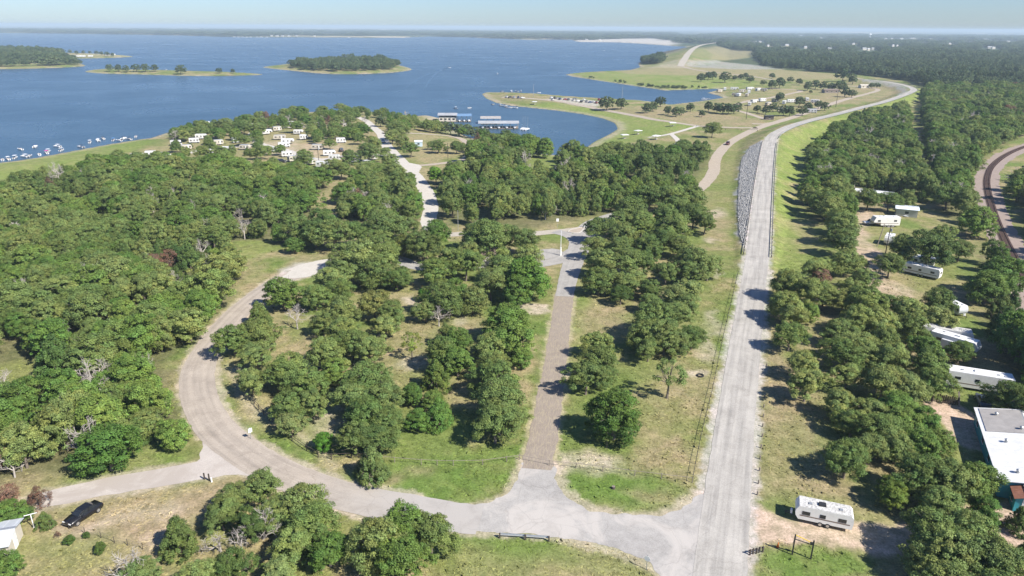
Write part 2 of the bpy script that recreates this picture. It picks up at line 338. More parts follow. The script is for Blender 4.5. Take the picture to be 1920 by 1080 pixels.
PAINT = [  # (polygon in photo pixels, colour, soft edge in m, strength)
 ([(-900, 400), (0, 345), (120, 322), (210, 298), (300, 262), (250, 264), (120, 288), (0, 307), (-900, 375)], BRIGHT, 4, .8),
 # lawns
 ([(-40, 690), (70, 676), (95, 700), (80, 740), (-40, 770)], GRASS, 2, 1.0), ([(425, 470), (440, 452), (500, 448), (525, 462), (470, 482)], BRIGHT, 2, .7),
 ([(610, 895), (700, 918), (850, 948), (930, 932), (968, 892), (960, 872), (860, 872), (760, 868), (690, 885)], GREEN, 3, .9),
 ([(1045, 880), (1050, 915), (1100, 952), (1200, 965), (1285, 938), (1300, 905), (1180, 892), (1045, 876)], GREEN, 3, .9),
 ([(394, 690), (404, 757), (430, 797), (467, 832), (600, 900), (640, 911), (650, 897), (570, 855), (470, 790), (438, 745), (412, 690)], GREEN, 2, .75),
 ([(985, 845), (1000, 780), (1015, 700), (1036, 600), (1012, 600), (1002, 700), (985, 760), (962, 850)], GREEN, 2, .8),
 ([(760, 868), (860, 850), (960, 845), (985, 862), (860, 874)], GREEN, 3, .7),
 ([(1080, 560), (1100, 560), (1092, 640), (1066, 690), (1065, 660)], BRIGHT, 1.5, .55),
 ([(1450, 260), (1475, 300), (1480, 400), (1500, 480), (1520, 520), (1480, 520), (1447, 500), (1446, 400), (1450, 300)], BRIGHT, 3, .85),
 ([(1460, 255), (1530, 230), (1620, 208), (1700, 180), (1735, 165), (1745, 172), (1700, 205), (1620, 225), (1560, 255), (1520, 290), (1505, 340), (1480, 340)], BRIGHT, 3, .85),
 ([(90, 915), (130, 885), (260, 845), (300, 830), (365, 845), (330, 875), (200, 905)], GREEN, 2, .7),
 ([(340, 650), (400, 610), (440, 560), (470, 530), (540, 480), (470, 500), (410, 590), (330, 670), (325, 740), (345, 760), (338, 700)], GREEN, 2, .45),
 ([(845, 1003), (1000, 1008), (1060, 1015), (1180, 1040), (1250, 1085), (1100, 1085), (850, 1040)], GREEN, 3, .6),
 ([(1405, 1080), (1410, 1040), (1440, 1022), (1500, 1022), (1590, 1040), (1650, 1070), (1640, 1100), (1400, 1120)], GREEN, 2, .9),
 ([(1425, 890), (1425, 945), (1480, 950), (1490, 930), (1450, 900)], GREEN, 2, .5),
 (LANDING, BRIGHT, 5, .9),
 ([(1059, 140), (1120, 136), (1200, 133), (1300, 140), (1400, 150), (1440, 160), (1370, 168), (1240, 170), (1120, 151)], BRIGHT, 6, .75),
 ([(1150, 132), (1280, 124), (1420, 128), (1560, 138), (1600, 147), (1500, 150), (1380, 143), (1250, 141), (1170, 138)], DRY, 10, .85),
 ([(1380, 172), (1560, 160), (1600, 170), (1560, 190), (1420, 215), (1300, 235), (1200, 210), (1240, 196), (1340, 188)], DRY, 6, .55),
 ([(1130, 198), (1250, 205), (1420, 222), (1440, 235), (1330, 238), (1240, 222), (1120, 203)], TAN, 4, .75),
 ([(1540, 175), (1620, 155), (1690, 165), (1690, 175), (1620, 192), (1540, 200), (1480, 205)], TAN, 5, .6),
 ([(700, 255), (800, 255), (870, 270), (860, 296), (790, 305), (750, 295)], DRY, 4, .8),
 (WOODS['point'], DRY, 5, .75), ([(560, 250), (690, 250), (690, 300), (560, 310)], DRY, 4, .6), ([(560, 270), (640, 265), (650, 292), (590, 300)], DIRT, 3, .55),
 ([(610, 345), (640, 338), (650, 380), (610, 410), (585, 408), (590, 375)], DRY, 3, .75),
 ([(470, 268), (560, 262), (560, 290), (480, 292)], SAND, 3, .5),
 ([(980, 290), (1040, 285), (1060, 300), (1050, 330), (1000, 330)], BRIGHT, 3, .8),
 # dry turf
 ([(1075, 575), (1190, 575), (1200, 620), (1150, 640), (1080, 630)], TAN, 4, .55),
 ([(1190, 560), (1300, 560), (1320, 700), (1290, 790), (1230, 830), (1180, 800), (1240, 640)], DRY, 5, .5),
 ([(560, 620), (625, 625), (600, 690), (530, 690)], TAN, 3, .75), ([(720, 600), (850, 610), (890, 590), (900, 620), (760, 720), (700, 690)], TAN, 3, .6),
 ([(100, 962), (300, 915), (480, 890), (520, 900), (440, 940), (350, 985), (270, 1050), (150, 1010), (60, 1000)], TAN, 4, 1.0),
 ([(20, 1010), (140, 1015), (260, 1050), (300, 1110), (-60, 1130)], DRY, 4, .6),
 ([(850, 1045), (1000, 1050), (1150, 1060), (1200, 1100), (850, 1110)], DRY, 4, .7),
 ([(1415, 690), (1440, 630), (1500, 690), (1560, 760), (1570, 840), (1620, 945), (1500, 935), (1428, 925)], TAN, 3, .75),
 ([(1425, 800), (1500, 790), (1540, 880), (1480, 925), (1430, 900)], GRASS, 3, .5),
 ([(400, 640), (470, 545), (560, 480), (620, 470), (600, 490), (520, 520), (440, 580)], TAN, 2, .7),
 ([(1310, 330), (1345, 260), (1420, 235), (1395, 280), (1385, 420), (1340, 440), (1300, 400)], GRASS, 4, .6),
 # bare places
 ([(428, 690), (455, 740), (500, 790), (600, 855), (640, 882), (665, 868), (600, 825), (530, 790), (475, 735), (445, 690)], SAND, 2, .6),
 ([(1042, 846), (1100, 849), (1150, 856), (1160, 878), (1095, 876), (1042, 872)], SAND, 1.6, .9),
 ([(1150, 858), (1200, 850), (1265, 825), (1270, 850), (1250, 880), (1170, 884)], TAN, 2, .8),
 (ell(1225, 930, 45, 14), DRY, 2, .8), (ell(1190, 925, 30, 10), TAN, 2, .5), (ell(740, 900, 22, 12), TAN, 1.5, .8), (ell(790, 882, 25, 10), TAN, 2, .6),
 (ell(1303, 700, 22, 11), SAND, 1, .75), (ell(1320, 655, 12, 22), SAND, 1.3, .6), (ell(1335, 605, 14, 28), SAND, 1.5, .55), (ell(1348, 512, 8, 14), SAND, 1, .7),
 (ell(1345, 425, 22, 30), TAN, 3, .7), (ell(1345, 400, 16, 10), SAND, 2, .6), (ell(1335, 450, 12, 6), SAND, 1.5, .6), (ell(1290, 735, 16, 10), TAN, 1.5, .7),
 (ell(640, 760, 22, 16), SAND, 1.5, .7), (ell(615, 795, 28, 20), SAND, 1.5, .7), (ell(590, 600, 26, 9), SAND, 1, .7), (ell(775, 565, 16, 8), SAND, 1, .8), (ell(770, 680, 30, 12), SAND, 1.5, .6),
 ([(940, 562), (960, 570), (1035, 573), (1035, 586), (985, 586), (945, 575)], SAND, .8, .85), (ell(860, 600, 14, 9), SAND, 1, .6),
 ([(535, 505), (560, 494), (620, 488), (630, 500), (580, 520), (540, 527), (520, 520)], WHITEG, 1.5, .95),
 ([(120, 985), (230, 965), (330, 935), (345, 945), (240, 985), (140, 1000)], SAND, 2, .5), ([(250, 1000), (300, 985), (330, 995), (280, 1020)], SAND, 2, .4),
 # dirt drives and yards on the far side of the dam road
 ([(1396, 940), (1412, 935), (1490, 968), (1600, 990), (1680, 996), (1760, 960), (1850, 940), (1885, 900), (1840, 850), (1790, 815), (1740, 770), (1745, 750), (1800, 765), (1850, 800), (1920, 870), (1960, 930), (1960, 1010), (1890, 1030),
   (1800, 1020), (1700, 1050), (1640, 1055), (1590, 1036), (1520, 1019), (1460, 1011), (1425, 1020), (1396, 1050)], DIRT, .7, 1.0),
 ([(1600, 395), (1640, 398), (1650, 410), (1625, 420), (1635, 450), (1668, 490), (1665, 520), (1715, 545), (1700, 575), (1640, 570), (1630, 530), (1620, 500), (1600, 460), (1605, 425)], DIRT, 1, .85),
 ([(1610, 370), (1690, 365), (1700, 385), (1640, 395), (1600, 395)], TAN, 2, .8),
 ([(1690, 430), (1780, 440), (1800, 520), (1760, 560), (1690, 540), (1720, 480)], GRASS, 3, .8),
 ([(1625, 415), (1690, 420), (1690, 450), (1650, 470), (1630, 450)], GRASS, 2, .8),
 # mud, beaches
 (ell(1072, 288, 18, 6), DRY, 2, .8),
 ([(905, 180), (1000, 178), (1060, 186), (1030, 192), (980, 190), (930, 190)], TAN, 4, .6), ([(1020, 186), (1060, 183), (1125, 190), (1120, 200), (1085, 198)], WHITEG, 2, .9),
 ([(797, 213), (830, 218), (835, 226), (800, 226)], SAND, 3, .8),
 (QUARRY, WHITEG, 40, 1.0), ([(985, 74.5), (1040, 71.5), (1068, 71.5), (1074, 74), (985, 75)], SAND, 30, .8),
 ([(1240, 118), (1300, 112), (1290, 128), (1210, 128)], SAND, 15, .5),
 ([(1308, 92), (1345, 86), (1410, 96), (1404, 108), (1340, 112), (1300, 102)], DRY, 15, .9), ([(1304, 92), (1320, 90), (1338, 103), (1330, 112), (1296, 108)], GRASS, 10, .8),
 ([(1285, 118), (1345, 113), (1420, 122), (1470, 130), (1380, 130), (1300, 126)], RIPR, 8, .7),
 # slope stone
 ([(1403, 486), (1394, 470), (1384, 440), (1381, 400), (1383, 340), (1388, 300), (1404, 276), (1432, 262), (1434, 290), (1420, 380), (1408, 470)], RIPR, .7, 1.0),
 ([(1620, 151), (1660, 154), (1700, 164), (1702, 174), (1680, 181), (1690, 172), (1680, 164), (1650, 158), (1615, 155)], RIPR, 2, .8),
]
FIELDS_SEED = 91
CURVE = [(900, 975), (840, 968), (765, 953), (690, 940), (630, 925), (565, 903), (503, 876), (445, 838), (405, 803), (381, 765), (370, 722), (376, 682), (402, 637), (437, 595), (477, 560), (520, 530), (566, 511), (617, 493),
         (660, 482), (705, 478), (745, 486), (775, 498), (810, 503), (855, 501), (905, 497), (960, 499), (1020, 494), (1055, 485), (1078, 470)]
def ground_colour(X, Y, sd):
    wx = X + 2.6 * (fbm(X / 5, Y / 5, 3, 3) - .5) * 2; wy = Y + 2.6 * (fbm(X / 5, Y / 5, 4, 3) - .5) * 2
    f = fbm(X / 14, Y / 14, 11, 5)[:, None]; f2 = fbm(X / 3.1, Y / 3.1, 12, 4)[:, None]
    g, d, gr, tn = np.array(GRASS), np.array(DRY), np.array(GREEN), np.array(TAN)
    col = g + (d - g) * sstep(.43, .62, f * .65 + f2 * .35) + (gr - g) * sstep(.48, .30, f) * .55
    col = col + (tn - col) * sstep(.62, .74, f2 * .6 + f * .4) * .5
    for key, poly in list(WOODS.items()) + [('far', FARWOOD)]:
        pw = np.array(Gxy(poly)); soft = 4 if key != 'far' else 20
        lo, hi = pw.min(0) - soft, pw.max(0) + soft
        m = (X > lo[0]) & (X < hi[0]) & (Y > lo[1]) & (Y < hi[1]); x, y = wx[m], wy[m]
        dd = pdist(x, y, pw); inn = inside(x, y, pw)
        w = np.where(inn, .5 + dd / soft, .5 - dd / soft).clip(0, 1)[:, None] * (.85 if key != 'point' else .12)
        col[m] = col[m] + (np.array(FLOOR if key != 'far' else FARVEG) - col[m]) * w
    dist = np.hypot(X, Y)
    # country far behind: woods, pastures and cleared fields
    ff = fbm(X / 900, Y / 260, FIELDS_SEED, 4)[:, None]
    fc = np.array(FARVEG) + (np.array(DRY) - np.array(FARVEG)) * sstep(.60, .68, ff) + (np.array(WHITEG) - np.array(FARVEG)) * sstep(.70, .74, ff) * .5
    wf = (sstep(1500, 2200, dist) * (sd > 6))[:, None]
    col = col + (fc - col) * wf
    for poly, c, soft, st in PAINT:
        pw = np.array(Gxy(poly)); lo, hi = pw.min(0) - soft - 6, pw.max(0) + soft + 6
        m = (X > lo[0]) & (X < hi[0]) & (Y > lo[1]) & (Y < hi[1])
        if not m.any(): continue
        x, y = wx[m], wy[m]; dd = pdist(x, y, pw); inn = inside(x, y, pw)
        w = np.where(inn, .5 + dd / soft / 1.4, .5 - dd / soft / 1.4).clip(0, 1) * st
        w = w * (.62 + .38 * sstep(.3, .6, fbm(x / 2.3, y / 2.3, 31, 4) + (.25 if st > .9 else 0)))
        col[m] = col[m] + (np.array(c) - col[m]) * w[:, None]
    # worn, gravelly and straw coloured road edges
    nr_ = dist < 420; x, y = X[nr_], Y[nr_]
    n1_ = fbm(x / .9, y / .9, 71, 3) - .5; n2_ = fbm(x / 5, y / 5, 72, 3) - .5
    for line, hw, wd, c, st in ((Gxy(CURVE[2:17]), 2.95, .75, SAND, .75), ([tuple(p[:2]) for p in DAMw[::2]], 3.0, .95, WHITEG, .85), (Gxy([(1009, 872), (1012, 850), (1028, 765), (1040, 690), (1052, 605), (1059, 556)]), 2.2, .6, (.38, .33, .21), .8),
                                (Gxy([(70, 940), (130, 926), (200, 912), (290, 897), (370, 883), (425, 872)]), 2.3, .7, SAND, .6), (Gxy([(980, 870), (976, 882), (966, 907), (946, 931), (910, 945), (867, 949), (767, 939)]), .1, .8, SAND, .6), (Gxy([(1038, 872), (1043, 893), (1052, 917), (1073, 940), (1109, 957), (1160, 966), (1212, 969), (1252, 963), (1288, 946), (1310, 930)]), .1, 1.0, SAND, .7), (Gxy([(847, 996), (1000, 1004), (1130, 1023), (1216, 1055), (1262, 1090)]), .1, .8, SAND, .6)):
        d_ = pdist(x, y, line, False); w = (sstep(hw + wd * 1.6, hw + wd * .3, d_ + n1_ * 1.6 + n2_ * 1.6) * st)[:, None]
        col[nr_] = col[nr_] + (np.array(c) - col[nr_]) * w
    # strand along the water
    w = (sstep(0, 1, sd) * sstep(9, 3, sd) * (Y > 150) * .8)[:, None] * (.4 + .6 * fbm(X / 20, Y / 20, 77, 3))[:, None]
    col = col + (np.array(SAND) * .85 - col) * w
    col = np.where((sd < 0)[:, None], np.array((.10, .09, .06)), col)
    return col

ang = np.concatenate([np.linspace(-180, -52, 36)[:-1], np.linspace(-52, 52, 520), np.linspace(52, 180, 36)[1:-1]]) * math.pi / 180
rad = [3.0, 15.0, 30.0, 42.0]
while rad[-1] < 30000: rad.append(rad[-1] * (1.0060 if rad[-1] < 420 else 1.0125 if rad[-1] < 2200 else 1.03 if rad[-1] < 7000 else 1.12))
rad = np.array(rad); na, nr = len(ang), len(rad)
AA, RR = np.meshgrid(ang, rad)
GX, GY = (RR * np.sin(AA)).ravel(), (RR * np.cos(AA)).ravel()
gsd = np.full(GX.shape, 999.0); m_ = (GY > 170) & (np.abs(np.arctan2(GX, GY)) < 1.2)
gsd[m_] = shore_sd(GX[m_], GY[m_])
GZ = height(GX, GY, gsd)
ii = np.arange(nr - 1)[:, None] * na; jj = np.arange(na)[None, :]; j2 = (jj + 1) % na
gf = np.stack([ii + jj, ii + j2, ii + na + j2, ii + na + jj], -1).reshape(-1, 4)[:, ::-1]
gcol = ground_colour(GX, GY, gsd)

gm, nt, b = mat('turf_and_soil')
at = N(nt, 'Attribute'); at.attribute_name = 'tint'
pz = pos(nt)
n1 = noise(nt, .55, 5, .7, pz); n2 = noise(nt, 3.2, 6, .75, pz); n3 = noise(nt, .09, 4, .6, pz)
k1 = ramp(nt, n1.outputs[0], [(.30, (.58, .62, .54)), (.70, (1.38, 1.34, 1.40))]).outputs[0]
k2 = ramp(nt, n2.outputs[0], [(.28, (.52, .55, .50)), (.72, (1.48, 1.45, 1.52))]).outputs[0]
k3 = ramp(nt, n3.outputs[0], [(.3, (.88, .95, .86)), (.7, (1.12, 1.05, 1.10))]).outputs[0]
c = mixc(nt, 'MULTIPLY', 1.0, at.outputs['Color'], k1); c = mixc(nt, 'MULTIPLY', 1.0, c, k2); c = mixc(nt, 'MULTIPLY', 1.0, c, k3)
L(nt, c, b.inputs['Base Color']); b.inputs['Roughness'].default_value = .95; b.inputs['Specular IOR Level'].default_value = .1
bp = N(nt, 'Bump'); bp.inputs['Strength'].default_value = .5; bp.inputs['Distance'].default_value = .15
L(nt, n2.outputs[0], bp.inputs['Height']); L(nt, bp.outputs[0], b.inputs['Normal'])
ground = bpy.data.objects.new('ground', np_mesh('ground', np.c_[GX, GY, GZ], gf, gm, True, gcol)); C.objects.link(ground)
tag(ground, 'mown grass, dry turf and bare soil of the lakeside park', kind='structure')

# ------------------------------------------------------------------ lake
wm, nt, b = mat('lake_water')
pz = pos(nt)
w1 = noise(nt, .45, 3, .6, pz, .3); w2 = noise(nt, .012, 4, .6, pz, .6)
mp = N(nt, 'Mapping'); mp.inputs['Scale'].default_value = (.0016, .006, 1); L(nt, pz, mp.inputs['Vector'])
w3 = noise(nt, 1.0, 5, .6, mp.outputs[0], .8)
L(nt, ramp(nt, w3.outputs[0], [(.3, (.032, .074, .120)), (.7, (.054, .104, .158))]).outputs[0], b.inputs['Base Color'])
b.inputs['IOR'].default_value = 1.33
L(nt, ramp(nt, w2.outputs[0], [(.3, (.24, .24, .24)), (.7, (.38, .38, .38))]).outputs[0], b.inputs['Roughness'])
bp = N(nt, 'Bump'); bp.inputs['Strength'].default_value = .9; bp.inputs['Distance'].default_value = .9
L(nt, w1.outputs[0], bp.inputs['Height']); L(nt, bp.outputs[0], b.inputs['Normal'])
mb = MB(); mb.quad([(-30000, 150, WZ), (9000, 150, WZ), (9000, 16000, WZ), (-30000, 16000, WZ)])
tag(mb.build('lake', wm), 'wide blue wind-rippled lake', kind='structure')

# ------------------------------------------------------------------ roads and paths
def road_mat(name, lo, hi, crack=None, sc=.35, bands=0.0, patch=None, dark=0.0, blend=None):
    m, nt, b = mat(name); pz = pos(nt)
    a = noise(nt, sc, 5, .65, pz); f = noise(nt, 5.0, 4, .7, pz)
    c = ramp(nt, a.outputs[0], [(.3, lo), (.7, hi)]).outputs[0]
    c = mixc(nt, 'MULTIPLY', 1.0, c, ramp(nt, f.outputs[0], [(.25, (.82, .82, .82)), (.75, (1.14, 1.14, 1.14))]).outputs[0])
    uv = N(nt, 'UVMap').outputs[0]
    if bands:
        mp = N(nt, 'Mapping'); mp.inputs['Scale'].default_value = (1.1, .035, 1); L(nt, uv, mp.inputs['Vector'])
        s = noise(nt, 1.0, 4, .6, mp.outputs[0])
        c = mixc(nt, 'MULTIPLY', bands, c, ramp(nt, s.outputs[0], [(.36, (.62, .62, .63)), (.58, (1.10, 1.09, 1.08))]).outputs[0])
    if patch:
        s = noise(nt, .11, 5, .7, pz, 1.0)
        c = mixc(nt, 'MIX', ramp(nt, s.outputs[0], [(.44, (0, 0, 0)), (.56, (1, 1, 1))]).outputs[0], c, patch)
    if blend:                                            # worn away to the grey seal towards its start
        sx = N(nt, 'SeparateXYZ'); L(nt, uv, sx.inputs[0]); bn = noise(nt, .25, 5, .7, pz)
        q_ = mth(nt, 'ADD', sx.outputs[1], mth(nt, 'MULTIPLY', bn.outputs[0], 16.0))
        c = mixc(nt, 'MIX', ramp(nt, mth(nt, 'MULTIPLY', q_, .02), [(.34, (1, 1, 1)), (.70, (0, 0, 0))]).outputs[0], c, blend)
    if dark:                                             # sealed cracks and repair patches
        nz = noise(nt, .7, 3, .6, pz); wv = mixc(nt, 'ADD', .8, pz, nz.outputs[1])
        v = N(nt, 'TexVoronoi'); v.feature = 'DISTANCE_TO_EDGE'; v.inputs['Scale'].default_value = .16; L(nt, wv, v.inputs['Vector'])
        c = mixc(nt, 'MULTIPLY', mth(nt, 'MULTIPLY', mth(nt, 'LESS_THAN', v.outputs[0], .007), dark * .6), c, (.62, .61, .60))
        v = N(nt, 'TexVoronoi'); v.inputs['Scale'].default_value = .13; L(nt, wv, v.inputs['Vector'])
        sp = N(nt, 'SeparateColor'); L(nt, v.outputs['Color'], sp.inputs[0])
        c = mixc(nt, 'MULTIPLY', mth(nt, 'MULTIPLY', mth(nt, 'GREATER_THAN', sp.outputs[0], .78), dark * .5), c, (.84, .84, .85))
        st = noise(nt, .28, 6, .75, pz, .6)
        c = mixc(nt, 'MULTIPLY', dark, c, ramp(nt, st.outputs[0], [(.36, (.74, .73, .72)), (.52, (1.04, 1.04, 1.04))]).outputs[0])
    if crack:
        mp = N(nt, 'Mapping'); mp.inputs['Scale'].default_value = (2.3, .30, 1); L(nt, uv, mp.inputs['Vector'])
        nz = noise(nt, 1.6, 5, .7, mp.outputs[0])
        wv = mixc(nt, 'ADD', .9, mp.outputs[0], nz.outputs[1])
        v = N(nt, 'TexVoronoi'); v.feature = 'DISTANCE_TO_EDGE'; v.inputs['Scale'].default_value = 1.2; L(nt, wv, v.inputs['Vector'])
        mk = noise(nt, .5, 3, .6, uv)
        wd = mth(nt, 'MULTIPLY', mk.outputs[0], .11)
        fac = mth(nt, 'LESS_THAN', v.outputs[0], wd)
        c = mixc(nt, 'MIX', mth(nt, 'MULTIPLY', fac, .6), c, crack)
    L(nt, c, b.inputs['Base Color']); b.inputs['Roughness'].default_value = .93; b.inputs['Specular IOR Level'].default_value = .15
    bp = N(nt, 'Bump'); bp.inputs['Strength'].default_value = .35; bp.inputs['Distance'].default_value = .03
    L(nt, f.outputs[0], bp.inputs['Height']); L(nt, bp.outputs[0], b.inputs['Normal'])
    return m
M_DAM = road_mat('pale_road_seal', (.350, .330, .298), (.432, .408, .370), bands=.55, dark=.45, sc=.2)
M_PINK = road_mat('beige_road_seal', (.345, .298, .248), (.410, .356, .298), bands=.4, dark=.45, blend=(.37, .345, .318))
M_APRON = road_mat('worn_grey_road_seal', (.315, .300, .280), (.385, .365, .340), patch=(.425, .395, .362), sc=.9, dark=.45)
M_OLD = road_mat('old_brown_pavement', (.240, .200, .165), (.298, .250, .205), crack=(.36, .31, .215), sc=.5)
M_GREY = road_mat('grey_park_road', (.30, .285, .265), (.38, .36, .33), bands=.3, dark=.3)
M_GRAV = road_mat('pale_gravel', (.345, .308, .250), (.445, .402, .335), sc=.9)
M_TRACK = road_mat('tan_gravel_road', (0.344, 0.288, 0.224), (0.413, 0.353, 0.284), sc=.6)
M_WHITE = road_mat('white_concrete_path', (0.447, 0.413, 0.361), (0.516, 0.482, 0.430))
M_DRIVE = road_mat('chalky_drive', (.40, .355, .315), (.48, .435, .39), patch=(.37, .325, .285))
def ribbon(name, pts, width, m, off=.03, jit=.12, step=1.6, label=None, world=False, ends=None):
    p = catmull(pts if world else Gxy(pts), step)[:, :2]
    d = np.gradient(p, axis=0); d /= np.linalg.norm(d, axis=1)[:, None] + 1e-9
    nrm = np.c_[-d[:, 1], d[:, 0]]; s = np.r_[0, np.cumsum(np.linalg.norm(np.diff(p, axis=0), axis=1))]
    w = np.interp(s / s[-1], np.linspace(0, 1, len(width)), width) if isinstance(width, (list, tuple)) else np.full(len(p), float(width))
    K = 5; vs_, uv = [], []
    for k in range(K):
        t = k / (K - 1) - .5
        e = jit * 4 * (.6 * fbm(s / 1.3, np.full(len(s), k * 9.7), len(name), 3) + .4 * fbm(s / 11, np.full(len(s), k * 3.7), len(name) + 5, 3) - .5) if k in (0, K - 1) else 0
        q = p + nrm * ((w * t) + (np.sign(t) * e))[:, None]
        vs_.append(q); uv.append(np.c_[w * t, s])
    V = np.stack(vs_, 1); n = len(p)
    X, Y = V[..., 0].ravel(), V[..., 1].ravel()
    Z = height(X, Y) + off
    i = np.arange(n - 1)[:, None] * K; j = np.arange(K - 1)[None, :]
    f = np.stack([i + j, i + K + j, i + K + j + 1, i + j + 1], -1).reshape(-1, 4)[:, ::-1]
    me = np_mesh(name, np.c_[X, Y, Z], f, m, True)
    ul = me.uv_layers.new(name='UVMap'); U = np.stack(uv, 1).reshape(-1, 2)
    ul.data.foreach_set('uv', np.ascontiguousarray(U[f.ravel()], np.float32).ravel())
    o = bpy.data.objects.new(name, me); C.objects.link(o)
    return tag(o, label, kind='structure')
def sheet(name, poly, m, off=.03, label=None, jit=.30, world=False):
    p = catmull((poly if world else Gxy(poly)) + [(poly if world else Gxy(poly))[0]], .45)[:-1, :2]
    a = fbm(p[:, 0] / 1.5, p[:, 1] / 1.5, 5, 4) - .5; b2 = fbm(p[:, 0] / 1.5, p[:, 1] / 1.5, 8, 4) - .5
    p = p + np.c_[a, b2] * jit * 4
    z = height(p[:, 0], p[:, 1]) + off
    pts = [Vector((x, y, zz)) for (x, y), zz in zip(p, z)]
    tris = tessellate_polygon([pts])
    me = bpy.data.meshes.new(name)
    fs = []
    for t in tris:
        a_, b_, c_ = (pts[k] for k in t)
        fs.append(t if (b_ - a_).cross(c_ - a_).z > 0 else (t[0], t[2], t[1]))
    me.from_pydata(pts, [], fs); me.materials.append(m)
    ul = me.uv_layers.new(name='UVMap')
    for lp in me.loops: ul.data[lp.index].uv = pts[lp.vertex_index].xy
    o = bpy.data.objects.new(name, me); C.objects.link(o)
    return tag(o, label, kind='structure')
ribbon('curving_road', CURVE[:16] + CURVE[16:17], 5.9, M_PINK, .056, .14, step=.8, label='pinkish road curving round the wooded park')
ribbon('park_road', CURVE[15:], 5.0, M_GREY, .045, .1, label='grey road passing under the trees to the entrance loop')
dpts = [tuple(p[:2]) for p in DAMw]
sheet('road_junction', [(720, 958), (700, 930), (767, 938), (867, 948), (910, 944), (946, 930), (966, 905), (976, 880), (979, 868), (1037, 872), (1042, 892), (1051, 916), (1072, 939), (1108, 956), (1160, 965), (1212, 968), (1252, 962), (1288, 945),
      (1318, 925), (1340, 960), (1340, 1085), (1262, 1090), (1216, 1054), (1180, 1036), (1130, 1022), (1060, 1010), (1000, 1003), (900, 998), (847, 996), (780, 988)], M_APRON, .025, 'broad worn grey road junction before the park')
ribbon('dam_road', dpts, 6.0, M_DAM, .045, .14, world=True, step=1.0, label='long pale sealed road running onto the dam crest')
ribbon('closed_road', [(1007, 880), (1012, 850), (1028, 765), (1040, 690), (1052, 605), (1059, 552)], 4.4, M_OLD, .035, .30, step=.6, label='closed brown cracked pavement with weeds in its cracks')
ribbon('loop_road', [(1058, 556), (1066, 520), (1073, 498), (1082, 475), (1091, 452), (1100, 432), (1120, 416), (1160, 402)], [4.2, 5.2, 6.5, 7.0, 6.0], M_GREY, .06, .1, label='grey road of the entrance loop')
ribbon('loop_road', [(1098, 428), (1070, 432), (1035, 435), (1000, 438), (940, 440), (880, 438), (845, 440), (822, 437)], 4.6, M_GRAV, .05, .15, label='pale upper arm of the entrance loop')
ribbon('loop_road', [(1040, 434), (1066, 441), (1080, 452), (1079, 468), (1068, 480)], 4.4, M_GREY, .065, .1, label='curved end of the entrance loop')
sheet('gravel_lot', [(530, 521), (546, 506), (566, 496), (620, 486), (634, 496), (602, 512), (562, 522)], M_WHITE, .075, 'white gravel lot where the curving road meets the park road')
sheet('parking_pad', [(1012, 468), (1040, 466), (1056, 473), (1040, 482), (1008, 488)], M_GREY, .05, 'small grey parking pad in the loop')
ribbon('camp_road', [(842, 441), (816, 436), (804, 420), (805, 405), (808, 388), (803, 368), (796, 354), (781, 332), (764, 315), (750, 300), (733, 283), (721, 268), (714, 251), (698, 237), (687, 227), (670, 219)], [5.0, 5.5, 6, 6, 5, 4.5], M_WHITE, .05, .2, label='chalk white road into the lakeside campground')
ribbon('camp_road', [(760, 311), (792, 310), (830, 306), (868, 299), (885, 285)], 4.0, M_TRACK, .05, .2, label='tan track leaving the campground road')
ribbon('camp_road', [(716, 250), (745, 249), (775, 250), (810, 252), (842, 255), (868, 262), (882, 276), (880, 290)], 4.5, M_TRACK, .05, .3, label='tan track behind the marina trees')
ribbon('camp_road', [(770, 329), (740, 330), (710, 329)], 3.5, M_GRAV, .045, .3, label='short pale spur by the campground road')
ribbon('camp_road', [(742, 292), (700, 290), (650, 292), (600, 299), (560, 290), (530, 280), (490, 270), (470, 258), (480, 246), (520, 240), (580, 238)], 4.5, M_WHITE, .045, .5, label='chalk white loop between the campers')
ribbon('camp_road', [(490, 270), (440, 276), (390, 278), (350, 288), (310, 296), (270, 304), (235, 306)], 4.5, M_WHITE, .04, .5, label='chalk white track towards the boat beach')
sheet('camp_junction', [(745, 303), (772, 306), (790, 313), (780, 330), (788, 340), (772, 334), (752, 318)], M_WHITE, .055, 'chalk white fork of the campground road')
ribbon('service_road', [(1300, 362), (1322, 345), (1338, 322), (1340, 305), (1348, 288), (1368, 268), (1400, 250), (1430, 237), (1480, 222), (1530, 205), (1580, 188), (1625, 176), (1645, 170), (1640, 166), (1600, 162), (1560, 160)], [5, 5.5, 6, 6, 6, 5, 5], M_TRACK, .06, .25, label='tan gravel road along the foot of the dam')
ribbon('landing_road', [(1420, 240), (1370, 239), (1310, 236), (1240, 226), (1180, 215), (1115, 203), (1060, 192), (1030, 188), (980, 184), (940, 182)], 5.5, M_TRACK, .06, .2, label='tan road out to the boat landing')
ribbon('footpath', [(1310, 236), (1290, 242), (1262, 250), (1238, 255), (1215, 258)], 3.2, M_WHITE, .08, .05, label='white path across the landing lawn')
ribbon('footpath', [(1258, 251), (1268, 260), (1272, 267), (1262, 275)], 3.2, M_WHITE, .085, .05, label='white path bending towards the woods')
ribbon('far_camp_road', [(1440, 225), (1400, 212), (1370, 202), (1400, 190), (1440, 184), (1480, 176), (1500, 170), (1440, 166), (1390, 168)], 5, M_TRACK, .06, .3, label='tan loop through the second campground')
ribbon('far_camp_road', [(1410, 232), (1440, 232), (1480, 222)], 5, M_TRACK, .055, .3, label='tan link to the second campground')
ribbon('far_dam_road', [tuple(p[:2]) for p in FDAMw], 12, M_GRAV, .25, .3, world=True, step=20, label='pale road on the distant dam')
ribbon('far_track', [(1276, 124), (1300, 130), (1340, 136), (1400, 142), (1450, 150)], 6, M_TRACK, .12, .4, step=5, label='tan track to the distant dam')
